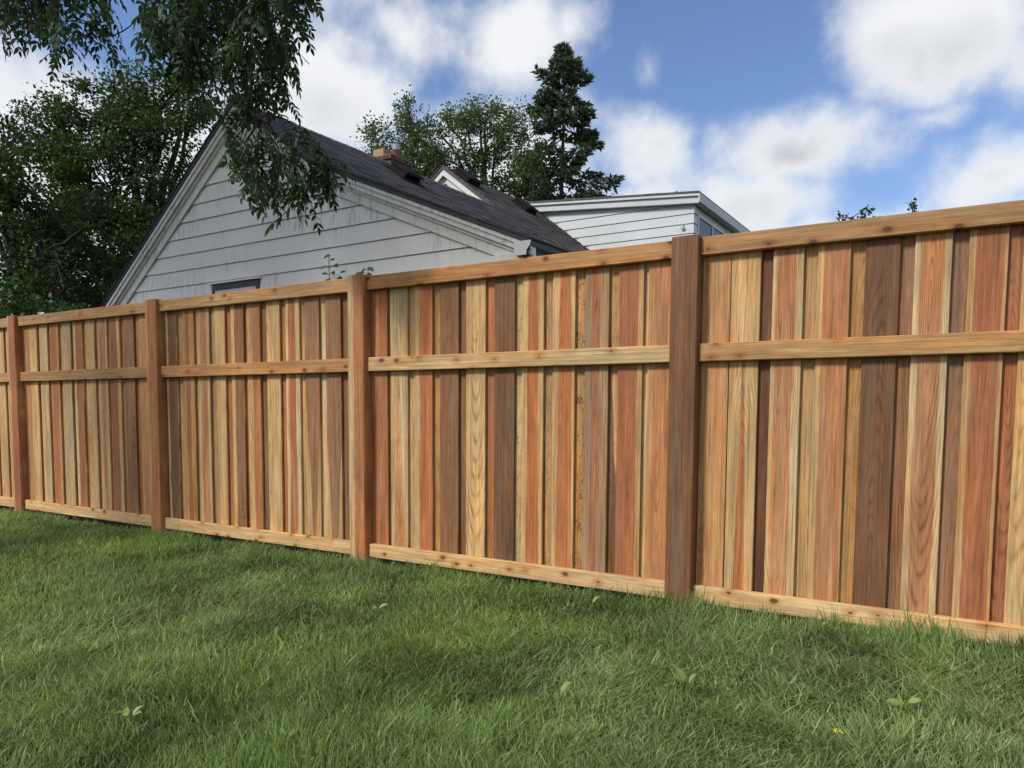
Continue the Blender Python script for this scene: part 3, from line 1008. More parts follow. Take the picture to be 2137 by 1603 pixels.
mb = MB()       # gable wall core (in local y: 0 is the wall plane)
mb.prism([(RX - 3.6, -0.05), (RX + 3.6, -0.05), (RX + 3.6, h_roof(RX + 3.6) - .07), (RX, RZ - .07), (RX - 3.6, h_roof(RX - 3.6) - .07)], 0.0, 6.2)
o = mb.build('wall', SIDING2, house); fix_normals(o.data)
for i in range(12):
    z = RZ - 0.53 - 0.2 * i + 0.02
    z1 = z + 0.184
    hw0, hw1 = (RZ - 0.10 - z) / SL, (RZ - 0.10 - z1) / SL
    mb = MB()
    mb.hexa([(RX - hw0, -.024, z), (RX + hw0, -.024, z), (RX + hw0, -.003, z), (RX - hw0, -.003, z),
             (RX - hw1, -.010, z1), (RX + hw1, -.010, z1), (RX + hw1, -.003, z1), (RX - hw1, -.003, z1)])
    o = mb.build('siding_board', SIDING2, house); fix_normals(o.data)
LE, RE = (RX - 3.8, h_roof(RX - 3.8)), (EX, h_roof(EX))
mb = MB()
mb.prism([LE, (RX, RZ), RE, (RE[0], RE[1] - .05), (RX, RZ - .06), (LE[0], LE[1] - .05)], -0.14, 6.3)
roof2 = mb.build('roof', SHINGLE2, house); fix_normals(roof2.data)
for (p, q) in (((RX, RZ), RE), ((RX, RZ), LE)):
    o = shingles(p, q, -0.155, 6.3, 0.14, 0.28, 0.016).build('shingles', SHINGLE2, roof2); tag(o, kind='stuff'); fix_normals(o.data)
for (p, q) in ((LE, (RX, RZ)), ((RX, RZ), RE)):
    for nm, d0, d1, y0, y1 in (('frieze_board', 0.055, 0.24, -0.045, -0.0255), ('soffit', 0.058, 0.07, -.10, -.046), ('rake_fascia', 0.056, 0.14, -.12, -.101)):
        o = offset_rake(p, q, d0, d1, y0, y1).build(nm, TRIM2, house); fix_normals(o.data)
sl2 = math.atan(SL)
for (px, py) in ((972, 376), (1093, 436)):
    nrm = (math.sin(sl2), 0, math.cos(sl2))
    hit = at_plane(px, py, (RX, 8, RZ + .0), nrm)
    roof_vent(roof2, (hit[0], hit[1] - 7.95, hit[2] + 0.012), sl2, 0.40, 0.09)

# dormer: cheek wall facing the fence at y = 11, eave running away
DY = 3.05          # local y of the cheek
DXR = 2.945       # right wall


def d_roof(x):     # top of the dormer roof
    return 5.530 - 0.081 * (x + 0.64)


mb = MB()
mb.prism([(RX - .3, 4.5), (RX - .3, 3.0), (DXR, 2.3), (DXR, d_roof(DXR) - .06), (RX - .3, d_roof(RX - .3) - .06)], DY, DY + 4.0)
dorm = mb.build('dormer', SIDING2, house); fix_normals(dorm.data)
zc0 = 4.863
for i in range(-9, 4):
    z = zc0 + 0.188 * i
    z1 = z + 0.172
    xm0 = RX - .28 if z > 5.45 else max(RX - .28, RX + (RZ - z) / SL - 0.10)
    zt = lambda x: d_roof(x) - 0.19
    xr0 = DXR if z < zt(DXR) else -0.64 + (5.530 - 0.19 - z) / 0.081
    xr1 = DXR if z1 < zt(DXR) else -0.64 + (5.530 - 0.19 - z1) / 0.081
    if xr0 - xm0 < 0.1:
        continue
    xr1 = max(xr1, xm0 + 0.02)
    mb = MB()
    y = DY
    mb.hexa([(xm0, y - .024, z), (xr0, y - .024, z), (xr0, y - .003, z), (xm0, y - .003, z), (xm0, y - .010, z1), (xr1, y - .010, z1), (xr1, y - .003, z1), (xm0, y - .003, z1)])
    o = mb.build('siding_board', SIDING2, dorm); fix_normals(o.data)
    if z < 4.9:      # right wall of the dormer, on both sides of its window
        for (ya, yb) in ((DY - .024, DY + 0.20), (DY + 2.15, DY + 3.98)):
            mb = MB()
            mb.hexa([(DXR + .003, ya, z), (DXR + .024, ya, z), (DXR + .024, yb, z), (DXR + .003, yb, z), (DXR + .003, ya, z1), (DXR + .010, ya, z1), (DXR + .010, yb, z1), (DXR + .003, yb, z1)])
            o = mb.build('siding_board', SIDING2, dorm); fix_normals(o.data)
# dormer roof, fascias
mb = MB()
xl, xr = RX - .35, 3.10
mb.prism([(xl, d_roof(xl)), (xr, d_roof(xr)), (xr, d_roof(xr) - .03), (xl, d_roof(xl) - .03)], DY - .18, DY + 4.1)
o = mb.build('dormer_roof', SHINGLE2, dorm); fix_normals(o.data)
droof = o
for nm, a_, b_, y0, y1 in (('fascia_board', 0.031, 0.085, -.165, -.125), ('fascia_board', 0.087, 0.195, -.125, -.09)):
    mb = MB()
    mb.prism([(xl, d_roof(xl) - a_), (xr - .012, d_roof(xr) - a_), (xr - .012, d_roof(xr) - b_), (xl, d_roof(xl) - b_)], DY + y0, DY + y1)
    o = mb.build(nm, SIDING2, dorm); fix_normals(o.data)
mb = MB(); mb.prism([(xl, d_roof(xl) - .196), (xr - .012, d_roof(xr) - .196), (xr - .012, d_roof(xr) - .21), (xl, d_roof(xl) - .21)], DY - .124, DY - .026)
o = mb.build('soffit', SIDING2, dorm); fix_normals(o.data)
zt = d_roof(xr) - .032
mb = MB(); mb.box(xr - .011, xr + .012, DY - .165, DY + 4.05, zt - .165, zt)
o = mb.build('eave_fascia', SIDING2, dorm); fix_normals(o.data)
mb = MB(); mb.box(DXR + .026, xr - .012, DY - .09, DY + 4.05, zt - .175, zt - .160)
o = mb.build('soffit', SIDING2, dorm); fix_normals(o.data)
mb = MB(); mb.box(DXR + .003, DXR + .03, DY + .21, DY + .27, 3.9, 4.90); mb.box(DXR + .003, DXR + .03, DY + 2.08, DY + 2.14, 3.9, 4.90)
mb.box(DXR + .003, DXR + .029, DY + .2705, DY + 2.0795, 4.84, 4.90); mb.box(DXR + .003, DXR + .029, DY + .2705, DY + 2.0795, 3.9, 3.96); mb.box(DXR + .003, DXR + .028, DY + 1.14, DY + 1.20, 3.9605, 4.8395)
w2 = mb.build('window', TRIM2, dorm); fix_normals(w2.data)
for (ya, yb) in ((.271, 1.139), (1.201, 2.079)):
    mb = MB(); mb.box(DXR + .004, DXR + .010, DY + ya, DY + yb, 3.961, 4.839)
    o = mb.build('pane', GLASS, w2); fix_normals(o.data)
mb = MB()       # corner bracket lamp on the cheek
mb.box(2.72, 2.75, DY - .055, DY - .02, 4.60, 4.66); mb.box(2.70, 2.77, DY - .075, DY - .056, 4.575, 4.625)
o = mb.build('bracket', GALV, dorm); fix_normals(o.data)
v = roof_vent(droof, (1.92, DY + .5, d_roof(1.92) + .002), math.atan(.081), 0.40, 0.10)
mb = MB(); mb.tube([(2.53, DY + .15, d_roof(2.53) - .01), (2.53, DY + .15, d_roof(2.53) + .105)], [.028, .028], 10)
o = mb.build('vent_pipe', GALV, droof); fix_normals(o.data)

# chimney on the far slope of the house roof
CHX, CHY = -3.0, 1.05           # near right corner
mb = MB()
w, d = 0.62, 0.50
mb.box(CHX - w, CHX, CHY, CHY + d, 3.2, 6.12)
chim = mb.build('chimney', BRICK, house); fix_normals(chim.data)
mb = MB()
for zb_, zt_, e in ((6.121, 6.20, .035), (6.2005, 6.30, .065), (6.3005, 6.38, .10)):
    mb.box(CHX - w - e, CHX + e, CHY - e, CHY + d + e, zb_, zt_)
o = mb.build('chimney_corbel', BRICK, chim); fix_normals(o.data)
mb = MB()
mb.hexa([(CHX - w - .07, CHY - .07, 6.3805), (CHX + .07, CHY - .07, 6.3805), (CHX + .07, CHY + d + .07, 6.3805), (CHX - w - .07, CHY + d + .07, 6.3805),
         (CHX - w + .02, CHY + .02, 6.43), (CHX - .02, CHY + .02, 6.43), (CHX - .02, CHY + d - .02, 6.43), (CHX - w + .02, CHY + d - .02, 6.43)])
o = mb.build('chimney_cap', CEMENT, chim); fix_normals(o.data)
mb = MB()
x0 = CHX - w + .03
mb.hexa([(x0, CHY + .1, 6.425), (x0 + .30, CHY + .1, 6.425), (x0 + .30, CHY + .42, 6.425), (x0, CHY + .42, 6.425),
         (x0 + .01, CHY + .11, 6.62), (x0 + .29, CHY + .11, 6.62), (x0 + .29, CHY + .41, 6.62), (x0 + .01, CHY + .41, 6.62)])
o = mb.build('flue', CLAY, chim); fix_normals(o.data)
mb = MB()
cx_, cy_ = CHX - .13, CHY + .33
mb.tube([(cx_, cy_, 6.42), (cx_, cy_, 6.50), (cx_, cy_, 6.505), (cx_, cy_, 6.60)], [.12, .12, .105, .10], 12)
o = mb.build('flue', CLAY_RED, chim); fix_normals(o.data)
mb = MB(); mb.tube([(cx_, cy_, 6.601), (cx_, cy_, 6.74), (cx_, cy_, 6.745), (cx_, cy_, 6.77)], [.075, .075, .10, .06], 12)
o = mb.build('flue', GALV, chim); fix_normals(o.data)

# ------------------------------------------------------------------ trees
KITE_V = [(0, 0, 0), (0.30, 0.36, 0.06), (0.72, 0.30, 0.02), (1.0, 0, -0.10), (0.72, -0.30, 0.02), (0.30, -0.36, 0.06)]
KITE_F = [[0, 1, 2, 3], [0, 3, 4, 5]]
DIAM_V = [(0, 0, 0), (0.45, 0.40, 0.05), (1.0, 0, -0.06), (0.45, -0.40, 0.05)]
DIAM_F = [[0, 1, 2, 3]]


def unit(n, bias=(0, 0, 0)):
    v = rng.normal(size=(n, 3)) + np.array(bias)
    return v / np.linalg.norm(v, axis=1, keepdims=True)


def bez(p0, p1, p2, n=7):
    t = np.linspace(0, 1, n)[:, None]
    return (1 - t) ** 2 * np.array(p0) + 2 * t * (1 - t) * np.array(p1) + t * t * np.array(p2)


def clump_tree(name, label, cat, base_px, depth, ellipses, n_clump, per, leaf, clump_r, leafmat, bark, trunk_r=0.16, group=None, spread=1.2, squash=0.65, up=0.0, n_limb=8, thin=0.012, twig_frac=1.0, seed=1, tmpl=None, low=0.35):
    global rng
    rng = np.random.default_rng(seed)
    rnd = random.Random(seed)
    b = at_depth(base_px, 900, depth)
    base = np.array([b[0], b[1], float(ground_z(b[0], b[1])) - 0.05])
    t = empty(name, tuple(base))
    tag(t, label, cat, group)
    area = np.array([e[2] * e[3] * (e[4] if len(e) > 4 else 1.0) for e in ellipses], float)
    area /= area.sum()
    cs = []
    for _ in range(n_clump):
        e = ellipses[rng.choice(len(ellipses), p=area)]
        a, r = rng.uniform(0, 2 * math.pi), math.sqrt(rng.random())
        cs.append(at_depth(e[0] + e[2] * r * math.cos(a), e[1] + e[3] * r * math.sin(a), depth + rng.normal() * spread * math.sqrt(max(0.05, 1 - r * r * 0.8))))
    cs = np.array(cs)
    zlo, zhi = cs[:, 2].min(), cs[:, 2].max()
    top = cs[cs[:, 2] > np.quantile(cs[:, 2], 0.85)].mean(axis=0)
    fork = base + (top - base) * 0.0
    fork[2] = base[2] + (zlo - base[2]) * 0.9 + low * (zhi - zlo) * 0.3
    fork[:2] += (top[:2] - base[:2]) * 0.25
    mb = MB()
    mid = (base + fork) / 2 + np.array([rnd.uniform(-.15, .15), rnd.uniform(-.15, .15), 0])
    pth = bez(base, mid, fork, 8)
    mb.tube(pth, list(np.linspace(trunk_r * 1.25, trunk_r * 0.8, 8)), 10, False)
    limb_pts, limb_r = [], []
    ends = [top] + [cs[i] for i in rng.choice(len(cs), n_limb - 1, replace=False)]
    for k, e in enumerate(ends):
        st = pth[-1 - (k % 3)] if k else pth[-1]
        m = st + (e - st) * 0.5
        m[2] += 0.18 * np.linalg.norm(e - st) * (0.6 if k else 0.1)
        m[:2] -= (e - st)[:2] * 0.12
        lp = bez(st, m, e, 9)
        lp[1:-1] += rng.normal(size=(7, 3)) * 0.04 * np.linalg.norm(e - st) * 0.35
        rr = np.linspace(trunk_r * (0.75 if k == 0 else 0.5), thin * 1.2, 9)
        mb.tube(lp, list(rr), 7, False)
        limb_pts.append(lp); limb_r.append(rr)
    o = mb.build('trunk', bark, None, True)
    o.parent = t; o.matrix_parent_inverse = Matrix.Translation(-Vector(base))
    LP, LR = np.concatenate(limb_pts), np.concatenate(limb_r)
    mb = MB()
    for c in cs:
        if rnd.random() > twig_frac: continue
        d = np.linalg.norm(LP - c, axis=1) + 0.6 * np.maximum(LP[:, 2] - c[2], 0)
        j = int(np.argmin(d))
        p = LP[j]
        m = (p + c) / 2 + rng.normal(size=3) * 0.08 * np.linalg.norm(c - p) + np.array([0, 0, 0.1 * np.linalg.norm(c - p)])
        mb.tube(bez(p, m, c, 5), list(np.linspace(min(thin * 1.8, max(LR[j], thin)), thin * 0.45, 5)), 5, False)
        for _ in range(3):
            e = c + rng.normal(size=3) * clump_r * np.array([1, 1, squash]) * 0.5
            mb.tube([c, (c + e) / 2 + rng.normal(size=3) * 0.03, e], [thin * 0.5, thin * 0.35, thin * 0.2], 4, False)
    o = mb.build('branches', bark, None, True)
    tag(o, kind='stuff')
    o.parent = t; o.matrix_parent_inverse = Matrix.Translation(-Vector(base))
    cnt = np.maximum(6, (per * rng.uniform(0.45, 1.5, len(cs)))).astype(int)
    ci = np.repeat(np.arange(len(cs)), cnt)
    n = len(ci)
    rad = (clump_r * rng.uniform(0.6, 1.35, len(cs)))[ci][:, None]
    off = unit(n) * (rng.random((n, 1)) ** 0.5) * rad * np.array([1, 1, squash])
    pos = cs[ci] + off
    ax = unit(n, (0, 0, up)) + off / rad * 0.9
    nr = unit(n, (0, 0, 0.9))
    val = np.clip(rng.random(len(cs))[ci] * 0.55 + rng.random(n) * 0.45, 0, 1)
    sc = leaf * rng.uniform(0.65, 1.3, n)
    tv, tf = tmpl or (DIAM_V, DIAM_F)
    me = scatter('foliage', tv, tf, pos, ax, nr, sc, leafmat, val)
    o = link(bpy.data.objects.new('foliage', me))
    o.parent = t; o.matrix_parent_inverse = Matrix.Translation(-Vector(base))
    tag(o, kind='stuff')
    return t


# big maple left of the gabled house
clump_tree('maple_tree', 'big dark green maple tree beside left slope of the gabled house', 'tree', 330, 15.5,
           [(330, 210, 110, 80), (200, 250, 130, 90), (90, 270, 85, 70), (250, 360, 150, 100), (110, 400, 100, 110), (330, 470, 130, 90, .9), (400, 300, 60, 70, .5), (200, 520, 150, 110), (270, 590, 120, 60)],
           300, 150, 0.066, 0.42, LEAF_MAPLE, BARK, 0.22, spread=1.2, n_limb=13, thin=0.02, seed=11, tmpl=(KITE_V, KITE_F))
clump_tree('dark_leafed_tree', 'dark small-leafed tree standing left of the maple tree', 'tree', 60, 13.0,
           [(60, 540, 110, 110), (10, 330, 55, 75), (140, 600, 90, 60), (20, 430, 50, 60, .5), (170, 470, 70, 60, .6)],
           150, 80, 0.066, 0.36, LEAF_DARK, BARK, 0.15, spread=1.0, n_limb=8, thin=0.018, seed=12, tmpl=(KITE_V, KITE_F))
clump_tree('leafy_shrub', 'low leafy shrub just over the fence top beneath the maple tree', 'shrub', 40, 10.0,
           [(30, 640, 50, 30), (110, 655, 60, 22), (-40, 630, 60, 50)],
           36, 50, 0.06, 0.2, LEAF_VINE, BARK, 0.05, spread=0.5, n_limb=5, thin=0.01, seed=13, tmpl=(KITE_V, KITE_F))

# loose deciduous trees beyond the roofs
clump_tree('poplar_tree', 'small bushy tree top showing directly above the brick chimney', 'tree', 800, 31.0,
           [(785, 290, 32, 32), (810, 330, 40, 30, .6), (775, 270, 16, 16)], 26, 66, 0.105, 0.40, LEAF_FAR, BARKGREY, 0.12, 'trees beyond the roofs', 0.6, 1.1, 0.8, 6, 0.02, seed=21)
clump_tree('poplar_tree', 'slim upright tree with narrow top between brick chimney and rounded tree', 'tree', 880, 32.0,
           [(848, 240, 20, 32), (850, 290, 42, 40), (905, 262, 30, 30), (890, 320, 55, 50), (900, 380, 60, 40), (870, 350, 50, 40, .7)], 110, 70, 0.105, 0.42, LEAF_FAR, BARKGREY, 0.16, 'trees beyond the roofs', 0.9, 1.2, 0.8, 10, 0.028, seed=22)
clump_tree('poplar_tree', 'rounded loose-crowned tree standing against the spruce', 'tree', 1010, 33.0,
           [(1000, 250, 70, 40), (1050, 250, 55, 40), (1095, 300, 35, 60), (1100, 380, 50, 40), (950, 270, 40, 35), (1020, 310, 75, 45, .55), (960, 330, 45, 50, .5), (1060, 360, 70, 55, .8), (990, 390, 60, 35, .6), (1040, 220, 25, 14)], 185, 70, 0.105, 0.42, LEAF_FAR, BARKGREY, 0.18, 'trees beyond the roofs', 1.0, 1.2, 0.8, 14, 0.03, seed=23)


def spruce():
    global rng
    rng = np.random.default_rng(31)
    depth = 36.0
    b = at_depth(1168, 860, depth)
    base = np.array([b[0], b[1], float(ground_z(b[0], b[1])) - 0.05])
    topz = at_depth(1166, 122, depth)[2]
    t = empty('spruce_tree', tuple(base))
    tag(t, 'tall grey-green spruce with ragged boughs beyond the dormer roof', 'tree')
    H = topz - base[2]
    mb = MB()
    zs = np.linspace(0, H, 14)
    mb.tube([(base[0] + 0.04 * math.sin(z), base[1], base[2] + z) for z in zs], list(0.24 * (1 - zs / H) + 0.012), 9)
    o = mb.build('trunk', BARKGREY, None, True)
    o.parent = t; o.matrix_parent_inverse = Matrix.Translation(-Vector(base))
    # half widths by height from the photograph (pixels below the tip -> metres)
    ppm = FPX / depth
    prof_y = np.array([0, 15, 40, 80, 130, 180, 230, 290, 400, 600]) / ppm
    prof_w = np.array([2, 14, 28, 52, 72, 92, 108, 132, 140, 150]) / ppm
    mb = MB()
    P_, A_, V_ = [], [], []
    z = 0.10
    while z < H - 2.4:
        w = np.interp(z, prof_y, prof_w)
        nb = 5 if z < 2 else 7
        a0 = rng.uniform(0, 6.28)
        for k in range(nb):
            if z > 2.5 and rng.random() < 0.29: continue
            a = a0 + k * 6.283 / nb + rng.normal() * 0.25
            L = w * rng.uniform(0.45, 1.22)
            zz = base[2] + H - z + rng.normal() * 0.10
            d = np.array([math.cos(a), math.sin(a), 0])
            n = 8
            ts = np.linspace(0, 1, n)
            droop = 0.34 if z > 2 else -0.25
            path = np.array([[base[0], base[1], zz]]) + ts[:, None] * L * d + np.stack([0 * ts, 0 * ts, -droop * L * ts + 0.22 * L * ts ** 2.4], -1)
            mb.tube(path, list(np.linspace(0.035 if z > 2 else 0.02, 0.006, n)), 5)
            m = int(20 + L * 58)
            tt = rng.uniform(0.10 if z < 2.0 else 0.30, 1.02, m) ** 0.6
            pc = np.stack([np.interp(tt, ts, path[:, i]) for i in range(3)], -1)
            side = np.array([-d[1], d[0], 0])
            wdt = 0.28 * L * (1.08 - tt) + 0.12
            s = rng.uniform(-1, 1, m)
            pc = pc + (s * wdt)[:, None] * side + np.stack([0 * s, 0 * s, -np.abs(rng.normal(size=m)) * 0.12 - np.abs(s) * 0.05], -1)
            ax = d[None, :] * 0.8 + side[None, :] * np.sign(s)[:, None] * 0.7 + rng.normal(size=(m, 3)) * 0.5 + np.array([0, 0, -0.25 if z > 2 else 0.4])
            P_.append(pc); A_.append(ax); V_.append(np.full(m, rng.random()) * 0.5 + rng.random(m) * 0.5)
        z += rng.uniform(0.22, 0.40) * (1 if z < 3 else 1.5)
    o = mb.build('branches', BARKGREY, None, True)
    tag(o, kind='stuff')
    o.parent = t; o.matrix_parent_inverse = Matrix.Translation(-Vector(base))
    P_, A_, V_ = np.concatenate(P_), np.concatenate(A_), np.concatenate(V_)
    n = len(P_)
    # each shoot is two crossed narrow blades of needles
    P2, A2, V2 = np.concatenate([P_, P_]), np.concatenate([A_, A_]), np.concatenate([V_, V_])
    nr = unit(2 * n)
    sc = rng.uniform(0.16, 0.34, 2 * n)
    me = scatter('foliage', [(0, 0, 0), (0.3, 0.22, 0), (1, 0, 0.05), (0.3, -0.22, 0)], DIAM_F, P2, A2, nr, sc, NEEDLE, V2)
    o = link(bpy.data.objects.new('foliage', me))
    o.parent = t; o.matrix_parent_inverse = Matrix.Translation(-Vector(base))
    tag(o, kind='stuff')


spruce()

# saplings whose tips just clear the right part of the fence
clump_tree('sapling', 'twiggy sapling tips showing just over the right-hand top rail', 'sapling', 1810, 9.0,
           [(1770, 462, 24, 14), (1822, 452, 26, 14), (1745, 470, 18, 10), (1800, 480, 60, 16)], 20, 9, 0.045, 0.07, LEAF_DARK, BARK, 0.02, None, 0.3, 1.0, 0.6, 5, 0.006, seed=41)
clump_tree('sapling', 'lone upright twig standing clear of the fence top beside the sapling tips', 'sapling', 1912, 9.0,
           [(1904, 432, 4, 14), (1918, 440, 5, 8), (1915, 462, 12, 16)], 9, 8, 0.04, 0.05, LEAF_DARK, BARK, 0.02, None, 0.15, 1.3, 1.0, 3, 0.006, seed=42)

# ------------------------------------------------------------------ ash bough over the lawn
rng = np.random.default_rng(51)


def inside(px, py, poly):
    c = False
    j = len(poly) - 1
    for i in range(len(poly)):
        xi, yi = poly[i]; xj, yj = poly[j]
        if (yi > py) != (yj > py) and px < (xj - xi) * (py - yi) / (yj - yi) + xi:
            c = not c
        j = i
    return c


def project(p):
    d = np.array(p) - CAM
    w = d @ AF
    return CX + FPX * (d @ AR) / w, CY - FPX * (d @ AU) / w


def ash_leaf(seed):
    """one compound leaf along +x, hanging leaflets; returns verts, faces, values"""
    r = random.Random(seed)
    V, Fc, W = [], [], []
    Lr = r.uniform(0.13, 0.19)
    n = r.choice((3, 3, 4))

    def rach(t):
        return Vector((Lr * t, 0.012 * math.sin(t * 2 + seed), -0.05 * t * t))
    pts = [rach(i / 5) for i in range(6)]
    m = MB(); m.tube(pts, [0.0017] * 6, 3, False)
    V += m.v; Fc += m.f; W += [0.3] * len(m.v)

    def leaflet(p, d, nrm, L):
        d = d.normalized(); s = nrm.cross(d).normalized(); nn = d.cross(s)
        w = L * r.uniform(0.17, 0.22)
        b = len(V)
        cu = r.uniform(0.02, 0.16)
        for (a, q, h) in ((0, 0, 0), (.28, 1, .25), (.28, 0, -.05), (.28, -1, .25), (.62, .82, .1), (.62, 0, -.2), (.62, -.82, .1), (1, 0, -.6)):
            V.append(tuple(p + d * (L * a) + s * (w * q) + nn * (L * cu * h)))
        for f in ((0, 2, 1), (0, 3, 2), (1, 2, 5, 4), (2, 3, 6, 5), (4, 5, 7), (5, 6, 7)):
            Fc.append([b + i for i in f])
        W.extend([r.random()] * 8)
    for k in range(n):
        t = 0.25 + 0.62 * k / (n - 1)
        for sd in (-1, 1):
            d = Vector((0.55 + 0.3 * t, sd * r.uniform(0.65, 0.95), -r.uniform(0.25, 0.8)))
            leaflet(rach(t), d, Vector((r.uniform(-.3, .3), r.uniform(-.3, .3), 1)), r.uniform(0.05, 0.074) * (1.0 if 0 < k else 0.85))
    leaflet(rach(1.0), Vector((1, r.uniform(-.2, .2), -0.6)), Vector((0.3, r.uniform(-.3, .3), 1)), r.uniform(0.058, 0.078))
    return V, Fc, W


variants = [ash_leaf(i) for i in range(8)]
leaf_meshes = []
for (V, Fc, W) in variants:
    me = bpy.data.meshes.new('leaf')
    me.from_pydata(V, [], Fc)
    a = me.attributes.new('v', 'FLOAT', 'POINT')
    a.data.foreach_set('value', W)
    me.materials.append(LEAF_ASH)
    leaf_meshes.append(me)

TRX, TRY = -1.0, -4.6
ash_base = np.array([TRX, TRY, float(ground_z(TRX, TRY)) - 0.1])
ash = empty('ash_tree', tuple(ash_base))
tag(ash, 'ash tree whose drooping bough of long leaflets hangs in front of the gable', 'tree')
inv = Matrix.Translation(-Vector(ash_base))


def ash_part(o):
    o.parent = ash
    o.matrix_parent_inverse = inv
    return o


fork = ash_base + np.array([0.1, 0.2, 3.4])
mb = MB()
mb.tube(bez(ash_base, ash_base + np.array([-.1, 0, 1.8]), fork, 9), list(np.linspace(0.27, 0.19, 9)), 14, False)
mb.tube(bez(fork, fork + np.array([-.4, -.3, 1.5]), fork + np.array([-1.2, -.6, 3.2]), 8), list(np.linspace(0.16, 0.03, 8)), 9)
ash_part(mb.build('trunk', BARK, None, True))
limbs_px = [
    [(120, -330, 5.0), (60, -160, 4.9), (80, -20, 4.8), (110, 60, 4.8)],
    [(160, -300, 5.0), (190, -120, 4.9), (215, 10, 4.8), (235, 75, 4.7)],
    [(260, -330, 4.9), (380, -160, 4.8), (440, -10, 4.7), (480, 110, 4.7), (530, 215, 4.6), (575, 300, 4.55), (610, 380, 4.5), (632, 440, 4.5)],
    [(420, -60, 4.75), (520, 20, 4.7), (580, 90, 4.7), (590, 170, 4.6)],
    [(520, 200, 4.6), (600, 250, 4.5), (655, 305, 4.5), (690, 360, 4.5)],
    [(400, -130, 4.8), (560, -120, 4.8), (630, -60, 4.8), (650, 0, 4.8)],
    [(440, -10, 4.7), (400, 80, 4.8), (405, 160, 4.8), (440, 215, 4.7)],
]
LPs = []
for k, lp in enumerate(limbs_px):
    pts = [at_depth(*q_) for q_ in lp]
    if k in (0, 1, 2):
        m = (fork + pts[0]) / 2 + np.array([0, 0, 0.5])
        pts = list(bez(fork, m, pts[0], 8))[:-1] + pts
        r0 = 0.10
    else:
        r0 = 0.006
    pts = np.array(pts)
    # resample smoothly
    seg = np.concatenate([[0], np.cumsum(np.linalg.norm(np.diff(pts, axis=0), axis=1))])
    tt = np.linspace(0, seg[-1], 28)
    pp = np.stack([np.interp(tt, seg, pts[:, i]) for i in range(3)], -1)
    for _ in range(2):
        pp[1:-1] = (pp[:-2] + 2 * pp[1:-1] + pp[2:]) / 4
    pp[2:-2] += rng.normal(size=pp[2:-2].shape) * 0.003
    rad = r0 * (1 - tt / seg[-1]) ** 2.2 + 0.003
    mb = MB(); mb.tube(pp, list(rad), 8)
    ash_part(mb.build('bough', BARK, None, True))
    LPs.append(pp[-16:] if k < 3 else pp)
LPs = np.concatenate(LPs)

# unseen crown above the frame: shaped to keep the sun off the gable wall
rng = np.random.default_rng(58)
CRN = []
while len(CRN) < 230:
    w_ = np.array([rng.uniform(-2.9, 4.6), 2.4 + rng.uniform(-.2, .3), rng.uniform(1.9, 5.0)])
    t_ = (rng.uniform(5.6, 8.6) - w_[2]) / to_sun.z
    c = w_ + np.array(to_sun) * t_
    if project(c)[1] > -170 and project(c)[0] > -250: continue
    CRN.append(c)
CRN = np.array(CRN)
mb = MB()
hub = []
for k in range(9):
    e = CRN[rng.integers(len(CRN))]
    lp = bez(fork, fork + np.array([0.2, 0.6, 2.2]) + (e - fork) * 0.25, e, 10)
    lp[2:-1] += rng.normal(size=(7, 3)) * 0.06
    mb.tube(lp, list(np.linspace(0.11, 0.015, 10)), 8)
    hub.append(lp[3:])
hub = np.concatenate(hub)
for c in CRN:
    j = int(np.argmin(np.linalg.norm(hub - c, axis=1)))
    mb.tube(bez(hub[j], (hub[j] + c) / 2 + rng.normal(size=3) * 0.1, c, 5), [.014, .012, .010, .007, .004], 5)
ash_part(mb.build('shade_crown_limbs', BARK, None, True))
ci = np.repeat(np.arange(len(CRN)), 95)
n_ = len(ci)
pos = CRN[ci] + unit(n_) * (rng.random((n_, 1)) ** 0.5) * np.array([0.55, 0.55, 0.40])
d_ = pos - CAM
w_ = d_ @ AF
py_ = CY - FPX * (d_ @ AU) / w_
px_ = CX + FPX * (d_ @ AR) / w_
zf_ = pos[:, 2] - np.maximum(-pos[:, 1], 0) / -to_sun.y * to_sun.z        # where its shadow meets the fence plane
ok_ = ((py_ < -60) | (px_ < -120)) & (zf_ > 2.15)
pos = pos[ok_]
me = scatter('shade_crown_foliage', KITE_V, KITE_F, pos, unit(len(pos), (0, 0, -0.5)), unit(len(pos), (0, 0, 0.8)), rng.uniform(0.07, 0.11, len(pos)), LEAF_ASH, rng.random(len(pos)))
o = ash_part(link(bpy.data.objects.new('shade_crown_foliage', me))); tag(o, kind='stuff')
rng = np.random.default_rng(51)

polyA = [(-160, -190), (-160, 70), (10, 95), (60, 100), (92, 142), (140, 155), (165, 105), (205, 120), (262, 130), (275, 80), (246, 0), (250, -190)]
polyB = [(285, -190), (290, 60), (300, 125), (335, 175), (380, 205), (440, 232), (470, 262), (540, 275), (600, 250), (603, 190), (612, 110), (642, 65), (655, 0), (672, -190)]
polyC = [(452, 235), (458, 330), (500, 395), (520, 450), (590, 480), (640, 508), (660, 470), (655, 410), (690, 425), (718, 400), (712, 345), (650, 285), (600, 235)]
leaves = []       # (matrix, variant, px, py)
twig = MB()


